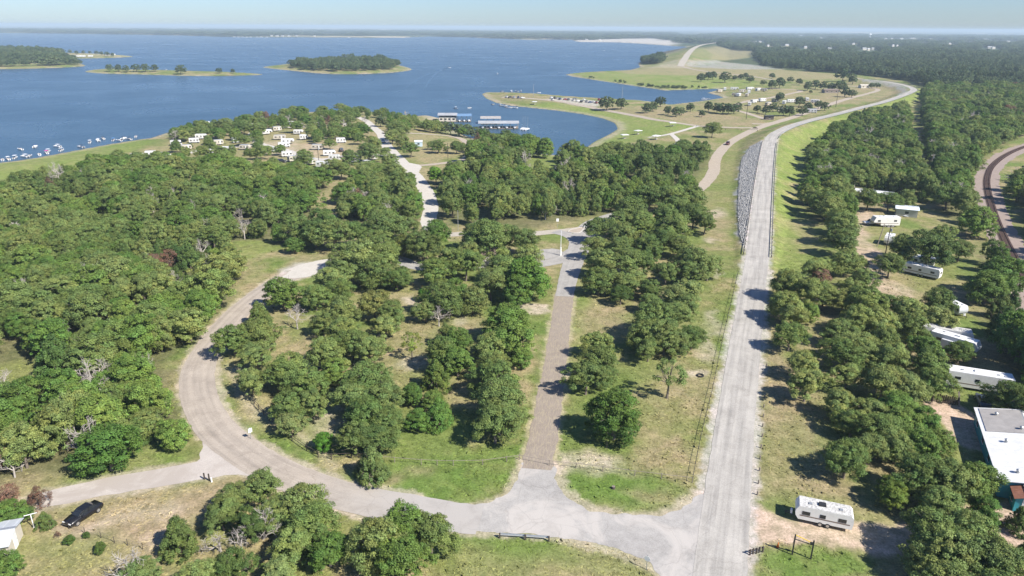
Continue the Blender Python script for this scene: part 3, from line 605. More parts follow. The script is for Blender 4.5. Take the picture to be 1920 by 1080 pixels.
ribbon('driveway', [(70, 940), (130, 926), (200, 912), (290, 897), (370, 883), (425, 872), (470, 868)], [4.0, 4.3, 4.5, 5.5], M_DRIVE, .035, .3, label='chalky drive joining the curving road')
sheet('driveway_mouth', [(372, 804), (400, 832), (440, 862), (480, 890), (440, 889), (390, 889), (345, 886), (366, 870), (377, 850), (378, 828)], M_DRIVE, .03, 'flared chalky mouth of the drive')

# ------------------------------------------------------------------ rough grass standing in the turf
rg = np.random.default_rng(404)
nt_ = 150000
ta = rg.uniform(-48, 48, nt_) * math.pi / 180; tr = 58 * (210 / 58) ** (rg.uniform(0, 1, nt_) ** .8)
tx, ty = tr * np.sin(ta), tr * np.cos(ta)
ok = fbm(tx / 6, ty / 6, 61, 4) + .25 * rg.uniform(-1, 1, nt_) > .46
def clear_of(pts, d): return pdist(tx, ty, pts, False) > d
ok &= clear_of(Gxy(CURVE), 3.6) & clear_of(dpts, 4.3) & clear_of(Gxy([(1007, 880), (1028, 765), (1059, 552), (1082, 475), (1100, 432)]), 2.9) & clear_of(Gxy([(70, 940), (200, 912), (370, 883), (470, 868)]), 3.2)
for pl in ([(700, 930), (867, 946), (946, 928), (978, 866), (1038, 868), (1072, 937), (1160, 963), (1288, 943), (1318, 923), (1345, 1095), (1255, 1095), (1180, 1038), (1060, 1012), (847, 999), (780, 990)], PAINT[[k for k, q in enumerate(PAINT) if q[1] is DIRT][1]][0], [(372, 800), (480, 892), (340, 890)], [(535, 500), (620, 485), (630, 502), (530, 528)]):
    ok &= ~inside(tx, ty, Gxy(pl))
tx, ty = tx[ok], ty[ok]; n_ = len(tx)
tc_ = ground_colour(tx, ty, np.full(n_, 999.0)) * rg.uniform(.82, 1.38, (n_, 1)) * np.array([1.03, 1.03, .92])
th = rg.uniform(.02, .07, n_) * (1 + 3.0 * (rg.uniform(size=n_) > .975)); tw = rg.uniform(.10, .30, n_); V = []
for k in range(2):
    a_ = rg.uniform(0, 3.14, n_); ux, uy = np.cos(a_) * tw, np.sin(a_) * tw; lx, ly = rg.normal(size=n_) * .08, rg.normal(size=n_) * .08
    V.append(np.stack([np.c_[tx - ux, ty - uy, np.zeros(n_)], np.c_[tx + ux, ty + uy, np.zeros(n_)], np.c_[tx + ux * .7 + lx, ty + uy * .7 + ly, th], np.c_[tx - ux * .8 + lx, ty - uy * .8 + ly, th * .85]], 1))
V = np.concatenate(V, 0).reshape(-1, 3)
tm_, nt, b = mat('rough_grass'); at = N(nt, 'Attribute'); at.attribute_name = 'tint'; L(nt, at.outputs['Color'], b.inputs['Base Color']); b.inputs['Roughness'].default_value = .9; b.inputs['Specular IOR Level'].default_value = .1
o = bpy.data.objects.new('rough_grass', np_mesh('rough_grass', V, np.arange(len(V)).reshape(-1, 4), tm_, False, np.repeat(np.tile(tc_, (2, 1)), 4, 0))); C.objects.link(o)
tag(o, 'tufts of rough grass and weeds in the mown turf', 'grass', kind='stuff')

# ------------------------------------------------------------------ air
hz, nt, b = mat('hazy_air'); nt.nodes.remove(b)
pv = N(nt, 'VolumePrincipled'); pv.inputs['Color'].default_value = (.70, .86, .97, 1); pv.inputs['Density'].default_value = 0.00013
L(nt, pv.outputs[0], nt.nodes['Material Output'].inputs['Volume'])
mb = MB(); mb.box((0, 0, 31), (66000, 66000, 82))
tag(mb.build('haze', hz), 'thin summer haze over lake and woods', kind='stuff')
# ------------------------------------------------------------------ trees
def leaf_mat(name, ca, cb, trans=.25):
    m, nt, b = mat(name)
    oi = N(nt, 'ObjectInfo'); at = N(nt, 'Attribute'); at.attribute_name = 'tint'
    c = mixc(nt, 'MIX', oi.outputs['Random'], ca, cb)
    wn_ = noise(nt, .022, 3, .6, pos(nt)); c = mixc(nt, 'MULTIPLY', 1.0, c, ramp(nt, wn_.outputs[0], [(.32, (.72, .80, .78)), (.5, (1.0, 1.0, 1.0)), (.68, (1.30, 1.18, 1.12))]).outputs[0])
    c = mixc(nt, 'MULTIPLY', 1.0, c, at.outputs['Color']); c = mixc(nt, 'MULTIPLY', 1.0, c, oi.outputs['Color'])
    L(nt, c, b.inputs['Base Color']); b.inputs['Roughness'].default_value = .6; b.inputs['Specular IOR Level'].default_value = .18
    t = N(nt, 'BsdfTranslucent'); L(nt, mixc(nt, 'MULTIPLY', 1.0, c, (1.1, 1.25, .6)), t.inputs['Color'])
    mx = N(nt, 'MixShader'); mx.inputs[0].default_value = trans
    L(nt, b.outputs[0], mx.inputs[1]); L(nt, t.outputs[0], mx.inputs[2]); L(nt, mx.outputs[0], nt.nodes['Material Output'].inputs[0])
    return m
M_OAK = leaf_mat('oak_leaf', (.126, .188, .050), (.196, .246, .078), .20)
M_ELM = leaf_mat('elm_leaf', (.098, .182, .036), (.150, .222, .050), .18)
M_JUN = leaf_mat('juniper_needle', (.070, .130, .034), (.125, .170, .046), .1)
M_LIVE = leaf_mat('live_oak_leaf', (.062, .098, .040), (.092, .128, .054), .12)
M_BARK = plain('bark', (.17, .14, .115), .95, .35, 3.0, bump=.4)
M_GREYWOOD = plain('bleached_dead_wood', (.42, .38, .34), .95, .3, 2.0)
M_REDLEAF = leaf_mat('withered_leaf', (.15, .085, .058), (.19, .115, .08), .1)

def leaf_quads(cen, nor, size, rg, aspect=.62):
    n = len(cen)
    r = rg.normal(size=(n, 3)); u = np.cross(nor, r); u /= np.linalg.norm(u, axis=1)[:, None] + 1e-9
    w = np.cross(nor, u)
    a = size[:, None]; b = a * aspect
    v = np.stack([cen - u * a, cen - w * b, cen + u * a, cen + w * b], 1).reshape(-1, 3)
    f = np.arange(4 * n).reshape(n, 4)
    return v, f
def crown_mesh(name, seed, m, Rr=4.0, H=8.0, base=.22, clumps=120, per=95, leaf=.15, shape='oak', gap=.0, core=500, lo=1.0):
    rg = np.random.default_rng(seed)
    ph = rg.uniform(0, 6.28, 6)
    lob = lambda a: 1 + lo * (.15 * np.sin(2 * a + ph[0]) + .11 * np.sin(3 * a + ph[1]) + .08 * np.sin(5 * a + ph[2]))
    z0 = base * H; zh = H - z0; pts = []
    def cand():
        az = rg.uniform(0, 2 * math.pi); u = rg.uniform()
        if shape == 'juniper':
            t = u ** 1.3; rad = (1 - t ** 1.6) * .86 * rg.uniform(.55, 1) ** .5
        else:
            t = u ** .75; prof = math.sqrt(max(.03, 1 - ((t - .32) / .70) ** 2)); rad = prof * .90 * rg.uniform(.30, 1) ** .38
            if gap and rg.uniform() < gap * .3: rad *= 1.16
        rr = rad * Rr * lob(az); return np.array([rr * math.cos(az), rr * math.sin(az), z0 + .25 + t * (zh - .7)])
    for k in range(clumps):
        best, bd = None, -1
        for _ in range(2 if k > 3 else 1):
            c_ = cand(); d_ = min((np.sum((c_ - q) ** 2) for q in pts), default=9.)
            if d_ > bd: best, bd = c_, d_
        pts.append(best)
    cc = np.array(pts); cr = (.075 + .17 * rg.uniform(0, 1, clumps) ** 1.4) * Rr * (1 if shape != 'juniper' else .85)
    n = np.maximum(16, (per * (cr / cr.mean()) ** 1.7)).astype(int); idx = np.repeat(np.arange(clumps), n); tot = len(idx)
    d = rg.normal(size=(tot, 3)); d /= np.linalg.norm(d, axis=1)[:, None]
    d[:, 2] = np.where((d[:, 2] < -.1) & (rg.uniform(size=tot) < .8), -d[:, 2], d[:, 2])
    sq = np.array([1.05, 1.05, .85]) if shape != 'juniper' else np.array([.9, .9, 1.25])
    p = cc[idx] + d * (cr[idx] * rg.uniform(.55, 1.12, tot))[:, None] * sq
    out = cc[idx] - np.array([0, 0, z0 + zh * .4]); out /= np.linalg.norm(out, axis=1)[:, None] + 1e-6
    nor = d * .75 + out * .35 + np.array([0, 0, .35]) + rg.normal(size=(tot, 3)) * .5
    nor /= np.linalg.norm(nor, axis=1)[:, None]
    v, f = leaf_quads(p, nor, leaf * rg.uniform(.65, 1.4, tot), rg, .62 if shape != 'juniper' else .42)
    ct = rg.uniform(.78, 1.25, clumps)[idx]; hue = rg.uniform(-.08, .14, clumps)[idx]; lt = rg.uniform(.70, 1.32, tot) * ct
    tint = np.stack([lt * (1 + hue), lt, lt * (1 - hue * .6)], 1)
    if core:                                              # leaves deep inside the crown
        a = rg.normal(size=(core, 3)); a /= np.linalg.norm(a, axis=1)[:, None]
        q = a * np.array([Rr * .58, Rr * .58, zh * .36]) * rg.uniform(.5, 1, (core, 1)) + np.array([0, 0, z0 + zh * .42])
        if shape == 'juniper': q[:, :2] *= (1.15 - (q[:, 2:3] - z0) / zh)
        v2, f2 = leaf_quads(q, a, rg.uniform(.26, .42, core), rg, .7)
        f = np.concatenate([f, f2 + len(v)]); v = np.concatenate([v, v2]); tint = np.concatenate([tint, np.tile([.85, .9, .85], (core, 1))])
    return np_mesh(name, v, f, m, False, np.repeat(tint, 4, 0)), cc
def prisms(segs, k=5):
    """tapered tubes: rows of p0, p1, r0, r1"""
    s = np.array(segs, float); p0, p1, r0, r1 = s[:, :3], s[:, 3:6], s[:, 6], s[:, 7]
    d = p1 - p0; d /= np.linalg.norm(d, axis=1)[:, None] + 1e-9
    h = np.where(np.abs(d[:, 2:3]) > .9, np.array([[1., 0, 0]]), np.array([[0, 0, 1.]]))
    u = np.cross(d, h); u /= np.linalg.norm(u, axis=1)[:, None]; w = np.cross(d, u)
    a = np.arange(k) * 2 * math.pi / k
    o = u[:, None] * np.cos(a)[None, :, None] + w[:, None] * np.sin(a)[None, :, None]
    v = np.concatenate([p0[:, None] + o * r0[:, None, None], p1[:, None] + o * r1[:, None, None]], 1).reshape(-1, 3)
    i = np.arange(len(s))[:, None] * 2 * k; j = np.arange(k)[None]; j2 = (j + 1) % k
    f = np.stack([i + j, i + k + j, i + k + j2, i + j2], -1).reshape(-1, 4)
    return v, f
def trunk_mesh(name, seed, cc, H=8.0, r=.22, limbs=9):
    rg = np.random.default_rng(seed + 500)
    top = H * .42; lean = rg.normal(size=2) * .25
    segs = []; pts = [np.array([0, 0, -.25]), np.array([lean[0] * .4, lean[1] * .4, top * .5]), np.array([lean[0], lean[1], top])]
    segs.append([*pts[0], *pts[1], r * 1.35, r]); segs.append([*pts[1], *pts[2], r, r * .75])
    for k in rg.permutation(len(cc))[:limbs]:
        a = pts[1] + (pts[2] - pts[1]) * rg.uniform(.2, 1); e = cc[k]; mid = (a + e) / 2 + np.array([0, 0, .25]) + rg.normal(size=3) * .25
        segs.append([*a, *mid, r * .5, r * .32]); segs.append([*mid, *e, r * .32, r * .1])
        q = e + rg.normal(size=3) * .8; segs.append([*mid, *q, r * .2, r * .06])
    v, f = prisms(segs, 6)
    return np_mesh(name, v, f, M_BARK, True)
def dead_mesh(name, seed, H=7.0, m=None, spread=.70, depth=5):
    rg = np.random.default_rng(seed); segs = []
    def grow(p, d, L_, r, k):
        n = p + d * L_; segs.append([*p, *n, r, r * .72])
        if k == 0: return
        for _ in range(3 if k > 1 else 2):
            nd = d + rg.normal(size=3) * spread; nd[2] += .12; nd /= np.linalg.norm(nd)
            grow(p + (n - p) * rg.uniform(.55, 1.0), nd, L_ * rg.uniform(.58, .86), r * .60, k - 1)
    grow(np.array([0, 0, -.2]), np.array([rg.normal() * .08, rg.normal() * .08, 1.]), H * .34, H * .030, depth)
    v, f = prisms(segs, 4)
    return np_mesh(name, v, f, m or M_GREYWOOD, False)

class Kind: pass
KINDS = {}
def kind(name, n, obj, mk, tr=True):
    k = Kind(); k.obj = obj; k.items = []
    for i in range(n):
        me, cc = mk(i); k.items.append((me, trunk_mesh('trunk', i * 7 + len(name), cc) if tr else None))
    KINDS[name] = k
kind('oak', 12, 'oak_tree', lambda i: crown_mesh('crown', 10 + i, M_OAK, clumps=(88, 120, 140)[i % 3], per=(150, 118, 98)[i % 3], leaf=.125, base=.14 + .06 * (i % 4), gap=.7, lo=.8 + .35 * (i % 4)))
kind('elm', 6, 'elm_tree', lambda i: crown_mesh('crown', 40 + i, M_ELM, clumps=120, per=115, leaf=.13, base=.10 + .04 * (i % 3), lo=.8 + .4 * (i % 3)))
kind('juniper', 4, 'juniper_tree', lambda i: crown_mesh('crown', 60 + i, M_JUN, clumps=125, per=90, leaf=.15, base=.02, shape='juniper'))
kind('young', 2, 'young_oak_tree', lambda i: crown_mesh('crown', 80 + i, M_OAK, clumps=34, per=85, leaf=.15, base=.40, gap=.5, core=0))
kind('far', 4, 'oak_tree', lambda i: crown_mesh('crown', 90 + i, M_LIVE, clumps=60, per=26, leaf=.38, base=.2, core=150))
kind('withered', 2, 'withered_tree', lambda i: crown_mesh('crown', 100 + i, M_REDLEAF, clumps=90, per=50, leaf=.14, base=.05, shape='juniper' if i else 'oak', gap=.5, core=120))
k = Kind(); k.obj = 'dead_tree'; k.items = [(None, dead_mesh('branches', 120 + i)) for i in range(4)]; KINDS['dead'] = k

TREES = []                                                # (kind, x, y, crown radius, height, colour, label, group)
def crown_at(px, py, wpx, kd='oak', col=None, label=None, group=None, ratio=None, zfrac=None):
    ratio = ratio or {'oak': 1.85, 'elm': 1.85, 'juniper': 1.9, 'young': 2.7, 'far': 1.7, 'withered': 1.8}[kd]
    zf = zfrac or {'juniper': .42, 'young': .66}.get(kd, .52)
    r = 3.5
    for _ in range(4):
        H = r * ratio; x, y, z = G(px, py, H * zf); r = wpx / 2 / ppm(x, y, z + H * zf)
    TREES.append((kd, x, y, r, r * ratio, col, label, group))
PALE = (1.18, 1.15, 1.3, 1); DARK = (.72, .78, .75, 1); VIVID = (.9, 1.22, .75, 1); YEL = (1.3, 1.22, .8, 1)
def many(lst, label, group):
    for t in lst:
        px, py, w = t[:3]; kd = t[3] if len(t) > 3 and t[3] else 'oak'; col = t[4] if len(t) > 4 else None; lb = t[5] if len(t) > 5 else None
        crown_at(px, py, w, kd, col, lb or label.replace('KIND', {'oak': 'oak', 'elm': 'bright leafy elm', 'juniper': 'dense dark juniper', 'young': 'slender young oak', 'withered': 'brown withered tree'}[kd]), None if lb else group + ' (' + kd + ')')
J, E, Yg, Wd = 'juniper', 'elm', 'young', 'withered'
many([(485, 590, 52, J, None, 'dense dark juniper at the inner edge of the curving road beside a bleached dead tree'), (437, 638, 70), (485, 630, 70), (481, 668, 60, '', PALE), (529, 551, 70, E, None, 'bright leafy tree on the inner side of the curve behind the bleached dead tree'),
      (591, 557, 56), (620, 526, 60), (652, 503, 72), (704, 511, 70), (745, 524, 48, '', DARK), (635, 547, 56), (643, 588, 68), (606, 607, 52, '', DARK), (702, 570, 62, '', (1.05, .9, .85, 1)), (735, 588, 56), (722, 615, 54),
      (643, 624, 64), (610, 663, 72), (660, 647, 64), (693, 657, 64), (543, 690, 70), (627, 695, 56, E), (470, 717, 60, '', PALE), (533, 707, 72), (579, 722, 72), (539, 763, 68), (545, 797, 52, '', PALE),
      (585, 759, 60), (606, 828, 40, E, VIVID, 'small round bright green bush inside the park fence on bare soil'), (685, 717, 86), (662, 749, 72), (718, 749, 70), (685, 780, 82), (668, 822, 70), (727, 797, 68), (704, 826, 68, '', DARK),
      (697, 872, 78, J, (1.25, 1.15, 1.3, 1), 'large grey green juniper on the lawn at the end of the park fence'), (752, 520, 46, '', DARK)],
     'KIND in the park enclosed by the curving road and fence', 'trees in the park inside the road curve')
many([(817, 511, 62), (873, 497, 66), (796, 553, 28, E, VIVID, 'low bright shrub on the green patch beneath park oaks'), (829, 563, 74), (798, 586, 44), (854, 549, 62, E), (887, 563, 60), (921, 532, 72), (987, 522, 90, E, (.85, 1.0, .8, 1), 'broad spreading dark green tree overhanging bare soil near the closed pavement'), (946, 507, 64), (971, 545, 64, E),
      (771, 640, 40, Yg, YEL, 'slender young oak with bare trunk on open dry turf'), (835, 630, 50, J), (858, 638, 60, E), (829, 663, 74), (858, 678, 66, E), (950, 605, 82, E), (960, 638, 82, E), (919, 653, 68), (977, 668, 46, E), (929, 690, 66),
      (817, 706, 68, J, (1.3, 1.25, 1, 1), 'yellowish green juniper between the park oaks'), (773, 739, 46, E), (823, 777, 68, J, (1.15, 1.35, 1, 1), 'rounded bright juniper at the edge of the green lawn'), (783, 787, 48, E), (810, 750, 42, E), (929, 712, 86), (935, 754, 94), (929, 795, 86), (960, 785, 60)],
     'KIND in the grove beside the closed brown pavement, towards the curving road', 'trees beside the closed pavement, road curve side')
many([(1297, 372, 56), (1260, 372, 62), (1218, 372, 58), (1182, 397, 64), (1249, 408, 60), (1270, 393, 58), (1301, 406, 54), (1322, 420, 44), (1162, 420, 56), (1203, 420, 56), (1262, 431, 68), (1124, 431, 52, '', DARK), (1166, 441, 56),
      (1245, 450, 58), (1116, 464, 48), (1166, 468, 52), (1214, 464, 60), (1130, 493, 64), (1178, 493, 64), (1207, 495, 52), (1276, 464, 48), (1301, 495, 70), (1328, 502, 54), (1287, 510, 52), (1124, 527, 60), (1249, 512, 48), (1166, 533, 52),
      (1164, 554, 40, '', DARK), (1191, 527, 48), (1220, 543, 46), (1266, 556, 52, '', PALE), (1291, 548, 54, '', PALE), (1287, 572, 52), (1218, 568, 42), (1232, 600, 82), (1270, 591, 56), (1208, 629, 66), (1245, 633, 72), (1297, 633, 52), (1216, 656, 50), (1270, 643, 56),
      (1120, 645, 56), (1124, 677, 68), (1099, 710, 70), (1137, 706, 46), (1255, 698, 62, Yg, None, 'thin crowned oak standing alone with a pale bare trunk on green turf'), (1153, 779, 106, E, (.66, .74, .62, 1), 'dense round solitary tree casting a dark shadow on the turf by the closed pavement')],
     'KIND in the grove between the closed pavement and the dam road', 'trees between the closed pavement and dam road')
many([(1579, 455, 58, '', DARK), (1585, 492, 56), (1529, 507, 54), (1538, 520, 42, Wd, None, 'rust brown withered tree among oaks next to the dam road slope'), (1554, 500, 38), (1621, 523, 46), (1608, 494, 38), (1669, 498, 52, '', None, 'oak with a bare trunk standing on the pale dirt of the trailer camp'),
      (1742, 471, 86, '', DARK, 'wide spreading dark oak over the long trailer in the camp'), (1692, 463, 54), (1479, 534, 68), (1517, 550, 68), (1546, 557, 58), (1473, 573, 64), (1487, 590, 58), (1521, 586, 40, E), (1481, 632, 60), (1592, 546, 56), (1621, 565, 72), (1581, 565, 52), (1652, 575, 58),
      (1573, 623, 60, '', PALE), (1608, 602, 68), (1650, 607, 68), (1702, 586, 64), (1712, 613, 60), (1762, 602, 60, '', PALE), (1762, 567, 60), (1608, 648, 62), (1660, 638, 62), (1733, 655, 62, E), (1506, 686, 62), (1512, 723, 70), (1573, 757, 66),
      (1577, 665, 68, '', DARK), (1619, 667, 62), (1587, 709, 62), (1644, 682, 36, E, (1.3, 1.3, .6, 1), 'small yellow green tree deep in the oak grove by the dirt yard'), (1671, 671, 70), (1656, 719, 82), (1698, 727, 72, '', PALE), (1681, 765, 72, E), (1744, 682, 74), (1754, 723, 70), (1629, 775, 64), (1598, 796, 62), (1650, 807, 76), (1692, 796, 72, E),
      (1733, 790, 64, E), (1733, 838, 72, E), (1765, 828, 54, E), (1587, 863, 82), (1629, 844, 72), (1681, 840, 72), (1673, 925, 64, '', YEL, 'yellowish oak at the shady edge of the dirt yard'), (1730, 893, 92), (1780, 907, 92), (1830, 900, 78, E), (1763, 950, 82), (1847, 958, 62, E),
      (1747, 1007, 102), (1813, 1003, 104), (1780, 1047, 112), (1853, 1053, 112), (1730, 1050, 82), (1915, 977, 62, J), (1918, 1045, 62, J), (1897, 752, 80), (1780, 1110, 110), (1870, 1120, 110), (1800, 660, 50, '', DARK)],
     'KIND in the grove between the dam road and the trailer camp', 'trees between the dam road and trailer camp')
many([(493, 916, 72), (440, 935, 66), (567, 947, 92), (417, 967, 70), (333, 1007, 88, J), (583, 990, 92), (550, 1025, 86), (617, 1032, 80, E), (520, 965, 72), (470, 985, 70, '', DARK), (260, 1078, 70, '', PALE), (373, 1080, 70), (520, 1085, 74, '', PALE), (440, 1060, 70, '', DARK)],
     'KIND in the tangled thicket between the curving road and the bottom field', 'trees in the roadside thicket')
many([(707, 1020, 112), (757, 987, 102, E), (807, 1003, 92), (750, 1050, 104, E)], 'KIND in the clump by the road junction near the steel guardrail', 'trees in the clump by the junction')
many([(200, 840, 104, E, (.7, .8, .75, 1), 'broad dark tree at the wood edge above the chalky drive lawn'), (323, 813, 64, E, None, 'rounded green tree where the wood meets the chalky drive mouth'), (277, 792, 60), (70, 930, 50, Wd, None, 'reddish brown withered bush at the end of the chalky drive'), (12, 930, 50, Wd), (83, 977, 38, J, None, 'small juniper beside the white post near the parked black car'),
      (20, 963, 60, E), (8, 1057, 60, E), (130, 1012, 20, E, (.8, .75, .8, 1)), (187, 1026, 24, E, (.9, .75, .8, 1)), (162, 1003, 14, E, (.8, .75, .8, 1)), (107, 1001, 14, Wd)], 'KIND by the field of the parked black car', 'bushes around the parked car field')
many([(560, 432, 60), (590, 436, 62), (625, 441, 68), (660, 440, 58), (551, 460, 34, E, PALE), (724, 430, 72, '', DARK), (757, 427, 52), (700, 454, 50), (757, 460, 46, '', (1.0, .85, .8, 1)), (792, 461, 64, '', DARK), (819, 437, 58, E), (730, 470, 42), (648, 480, 60), (678, 486, 88), (716, 488, 70)],
     'KIND between the sandy lot and the campground road', 'trees behind the sandy lot')
many([(838, 490, 62), (879, 478, 56), (914, 449, 86), (892, 443, 60), (979, 454, 58, '', DARK), (990, 484, 60), (945, 447, 60)], 'KIND around the gatehouse of the entrance loop', 'trees around the gatehouse')
many([(1629, 374, 44), (1668, 378, 40), (1700, 372, 40), (1770, 440, 44), (1800, 470, 46)], 'KIND at the upper end of the trailer camp', 'trees at the upper trailer camp')
many([(845, 240, 26), (862, 243, 24), (876, 242, 22), (890, 248, 24), (906, 249, 24), (832, 236, 20), (818, 232, 20)], 'KIND on the shore before the marina', 'trees before the marina')
# oaks of the landing, the second campground and the marina shore: far off but single
many([(1336, 243, 32, '', None, 'lone round oak on the lawn beside the white path'), (1138, 193, 28), (1165, 194, 22), (1213, 202, 20), (1225, 199, 20), (1239, 190, 20), (1253, 207, 18), (1268, 209, 20), (1278, 208, 16), (1295, 201, 18), (1316, 213, 13), (1329, 199, 20), (1345, 202, 20),
      (1355, 203, 22), (1366, 204, 22), (1377, 204, 20), (1385, 199, 16), (1315, 145, 17), (1328, 142, 16), (1337, 141, 16), (1360, 144, 22), (1378, 146, 11), (1390, 144, 11), (1398, 142, 12), (1407, 148, 15), (1431, 155, 12), (1448, 158, 18), (1462, 155, 22), (1482, 149, 12), (1499, 153, 13),
      (1515, 161, 18), (1530, 158, 18), (1545, 160, 18), (1560, 163, 18), (1575, 162, 22), (1585, 172, 20), (1598, 175, 16), (1463, 182, 20), (1421, 204, 15), (1436, 206, 17), (1450, 201, 18), (1470, 207, 22), (1481, 208, 20), (1499, 190, 20), (1505, 207, 20), (1516, 200, 18), (1535, 196, 16), (1547, 199, 18), (1635, 160, 11), (1645, 160, 11), (1520, 172, 7), (1582, 140, 26), (1600, 148, 20), (1448, 142, 11)],
     'KIND on the dry lawns of the boat landing and second campground', 'scattered oaks of the landing and far camp')
many([(713, 227, 22), (747, 244, 40), (735, 256, 30), (770, 281, 30), (755, 265, 30), (730, 303, 34), (722, 285, 20), (817, 328, 36, E, (1, 1.3, .7, 1), 'bright green tree at the chalk white road fork'), (822, 274, 28), (810, 272, 18), (856, 276, 26), (868, 275, 16), (655, 295, 32), (690, 285, 40), (700, 270, 34), (618, 270, 22), (570, 295, 34), (625, 315, 40), (640, 320, 36), (690, 320, 40)],
     'KIND among the campers of the lakeside campground', 'oaks of the lakeside campground')

# the unbroken woods: trees scattered inside each wood
def in_poly_points(poly, spacing, seed, warp=0.0):
    pw = np.array(Gxy(poly)); lo, hi = pw.min(0), pw.max(0); rg = np.random.default_rng(seed)
    nx, ny = int((hi[0] - lo[0]) / spacing) + 1, int((hi[1] - lo[1]) / spacing) + 1
    gx, gy = np.meshgrid(np.arange(nx), np.arange(ny)); gx = gx + .5 * (gy % 2)
    x = lo[0] + (gx.ravel() + rg.uniform(-.42, .42, gx.size)) * spacing; y = lo[1] + (gy.ravel() + rg.uniform(-.42, .42, gx.size)) * spacing
    m = inside(x, y, [tuple(p) for p in pw]); return x[m], y[m]
CLEAR = [Gxy(p) for p in ([(-20, 690), (70, 680), (90, 700), (75, 735), (-20, 760)], [(425, 470), (440, 455), (500, 450), (520, 465), (470, 480)], [(590, 412), (588, 375), (605, 352), (650, 338), (640, 400)], [(980, 300), (1035, 297), (1060, 312), (1045, 335), (1000, 335)],
          [(255, 297), (330, 290), (350, 300), (300, 310), (250, 308)], [(500, 252), (570, 250), (590, 270), (560, 282), (500, 285)], [(530, 285), (600, 270), (700, 275), (700, 305), (620, 320), (530, 310)],
          [(690, 225), (730, 225), (730, 245), (700, 245)])]
ROADLINES = [(Gxy(CURVE), 4.5), ([tuple(p[:2]) for p in DAMw], 7.0), (Gxy([(802, 422), (808, 388), (796, 354), (764, 315), (733, 283), (714, 251), (687, 227)]), 4.0), (Gxy([(1300, 362), (1338, 322), (1340, 305), (1368, 268), (1430, 237)]), 6.0)]
woodpts = []
CAMPSPOTS = [(525, 262), (540, 270), (533, 276), (596, 281), (618, 292), (628, 301), (582, 309), (606, 314), (539, 294), (550, 303), (595, 237), (259, 299), (284, 293), (298, 297), (311, 300), (331, 273), (350, 281), (378, 261), (365, 268), (548, 236), (652, 240), (501, 252), (410, 272), (425, 285), (445, 268), (460, 281), (400, 290), (475, 240), (520, 246), (560, 252), (640, 268)]
for i, (key, spacing) in enumerate((('left', 4.5), ('point', 8.6), ('mid', 5.0), ('cove', 5.6), ('dam', 5.4), ('rail', 5.6), ('east', 5.6))):
    x, y = in_poly_points(WOODS[key], spacing, 200 + i)
    ok = np.ones(len(x), bool)
    for p in CLEAR: ok &= ~inside(x, y, p)
    for p, wdt in ROADLINES: ok &= pdist(x, y, p, False) > wdt
    sd = shore_sd(x, y); ok &= sd > 3
    for a_, b2_ in CAMPSPOTS if key in ('left', 'point') else ():
        c_ = np.array(G(a_, b2_)[:2]); e_ = -c_ / np.linalg.norm(c_); rx_, ry_ = x - c_[0], y - c_[1]
        al = rx_ * e_[0] + ry_ * e_[1]; la = np.abs(-rx_ * e_[1] + ry_ * e_[0]); ok &= ~((al > -4) & (al < 10) & (la < 4.6))
    woodpts += [(a, b_, key) for a, b_ in zip(x[ok], y[ok])]
WX = np.array([w[0] for w in woodpts]); WY = np.array([w[1] for w in woodpts]); WK = [w[2] for w in woodpts]
wr = np.random.default_rng(55)
patchn = fbm(WX / 16, WY / 16, 44, 3); patch2 = fbm(WX / 11, WY / 11, 45, 3)
keep = (fbm(WX / 13, WY / 13, 46, 3) > .342) | ~np.isin(np.array(WK), ['left', 'mid', 'cove'])
WX, WY, WK, patchn, patch2 = WX[keep], WY[keep], [k_ for k_, q_ in zip(WK, keep) if q_], patchn[keep], patch2[keep]
wk = np.where(patchn > .56, 'elm', np.where(patchn < .40, 'juniper', 'oak')).astype(object)
u = wr.uniform(size=len(WX)); wk[u < .25] = 'oak'; wk[(u > .25) & (u < .33)] = 'elm'; wk[(u > .955)] = 'dead'; wk[(u > .947) & (u <= .955)] = 'withered'
WR = (2.0 + 2.9 * wr.uniform(0, 1, len(WX)) ** 1.6) * np.where(wk == 'juniper', .8, 1) * np.where(np.array(WK) == 'rail', 1.15, 1)
WH = np.where(wk == 'juniper', WR * 1.9, WR * .9 + 4.2) * wr.uniform(.85, 1.15, len(WX)) * np.where(np.isin(np.array(WK), ['rail', 'dam', 'east']), 1.15, 1)
WH[wk == 'dead'] *= 1.05; WH[np.array(WK) == 'point'] *= .85; WH[np.array(WK) == 'cove'] *= 1.18
u2 = wr.uniform(size=len(WX))
px_, py_ = project(WX, WY, 4.0)
vis = (px_ > -60) & (px_ < 1990) & (py_ < 1130) & (py_ > 0)
size = WR / np.hypot(WX, np.hypot(WY, 60)); size[~vis] = -1
budget = {'oak': 300 - sum(t[0] in ('oak', 'far') for t in TREES) + 40, 'elm': 150, 'juniper': 130, 'withered': 25, 'dead': 45}
single = np.zeros(len(WX), bool)
for kd, n in budget.items():
    ids = np.where((wk == kd) & (size > 0))[0]; single[ids[np.argsort(-size[ids])[:max(0, n)]]] = True
WHERE = {'left': ('the thick wood outside the curving road', 'left wood'), 'point': ('the wooded lakeside point', 'lakeside point'), 'mid': ('the wood before the campground', 'campground wood'), 'cove': ('the wood between the loop and the cove', 'cove wood'),
         'dam': ('the wood along the dam slope', 'dam wood'), 'rail': ('the wood along the railway', 'railway wood'), 'east': ('the wood beyond the railway', 'wood beyond the railway')}
KN = {'oak': 'grey green oak', 'elm': 'fresh green leafy elm', 'juniper': 'dark green juniper', 'withered': 'brown withered tree', 'dead': 'bare bleached dead tree'}
for i in np.where(single)[0]:
    TREES.append((wk[i], WX[i], WY[i], WR[i], WH[i], None, KN[wk[i]] + ' in ' + WHERE[WK[i]][0], WHERE[WK[i]][1] + ' trees (' + wk[i] + ')'))
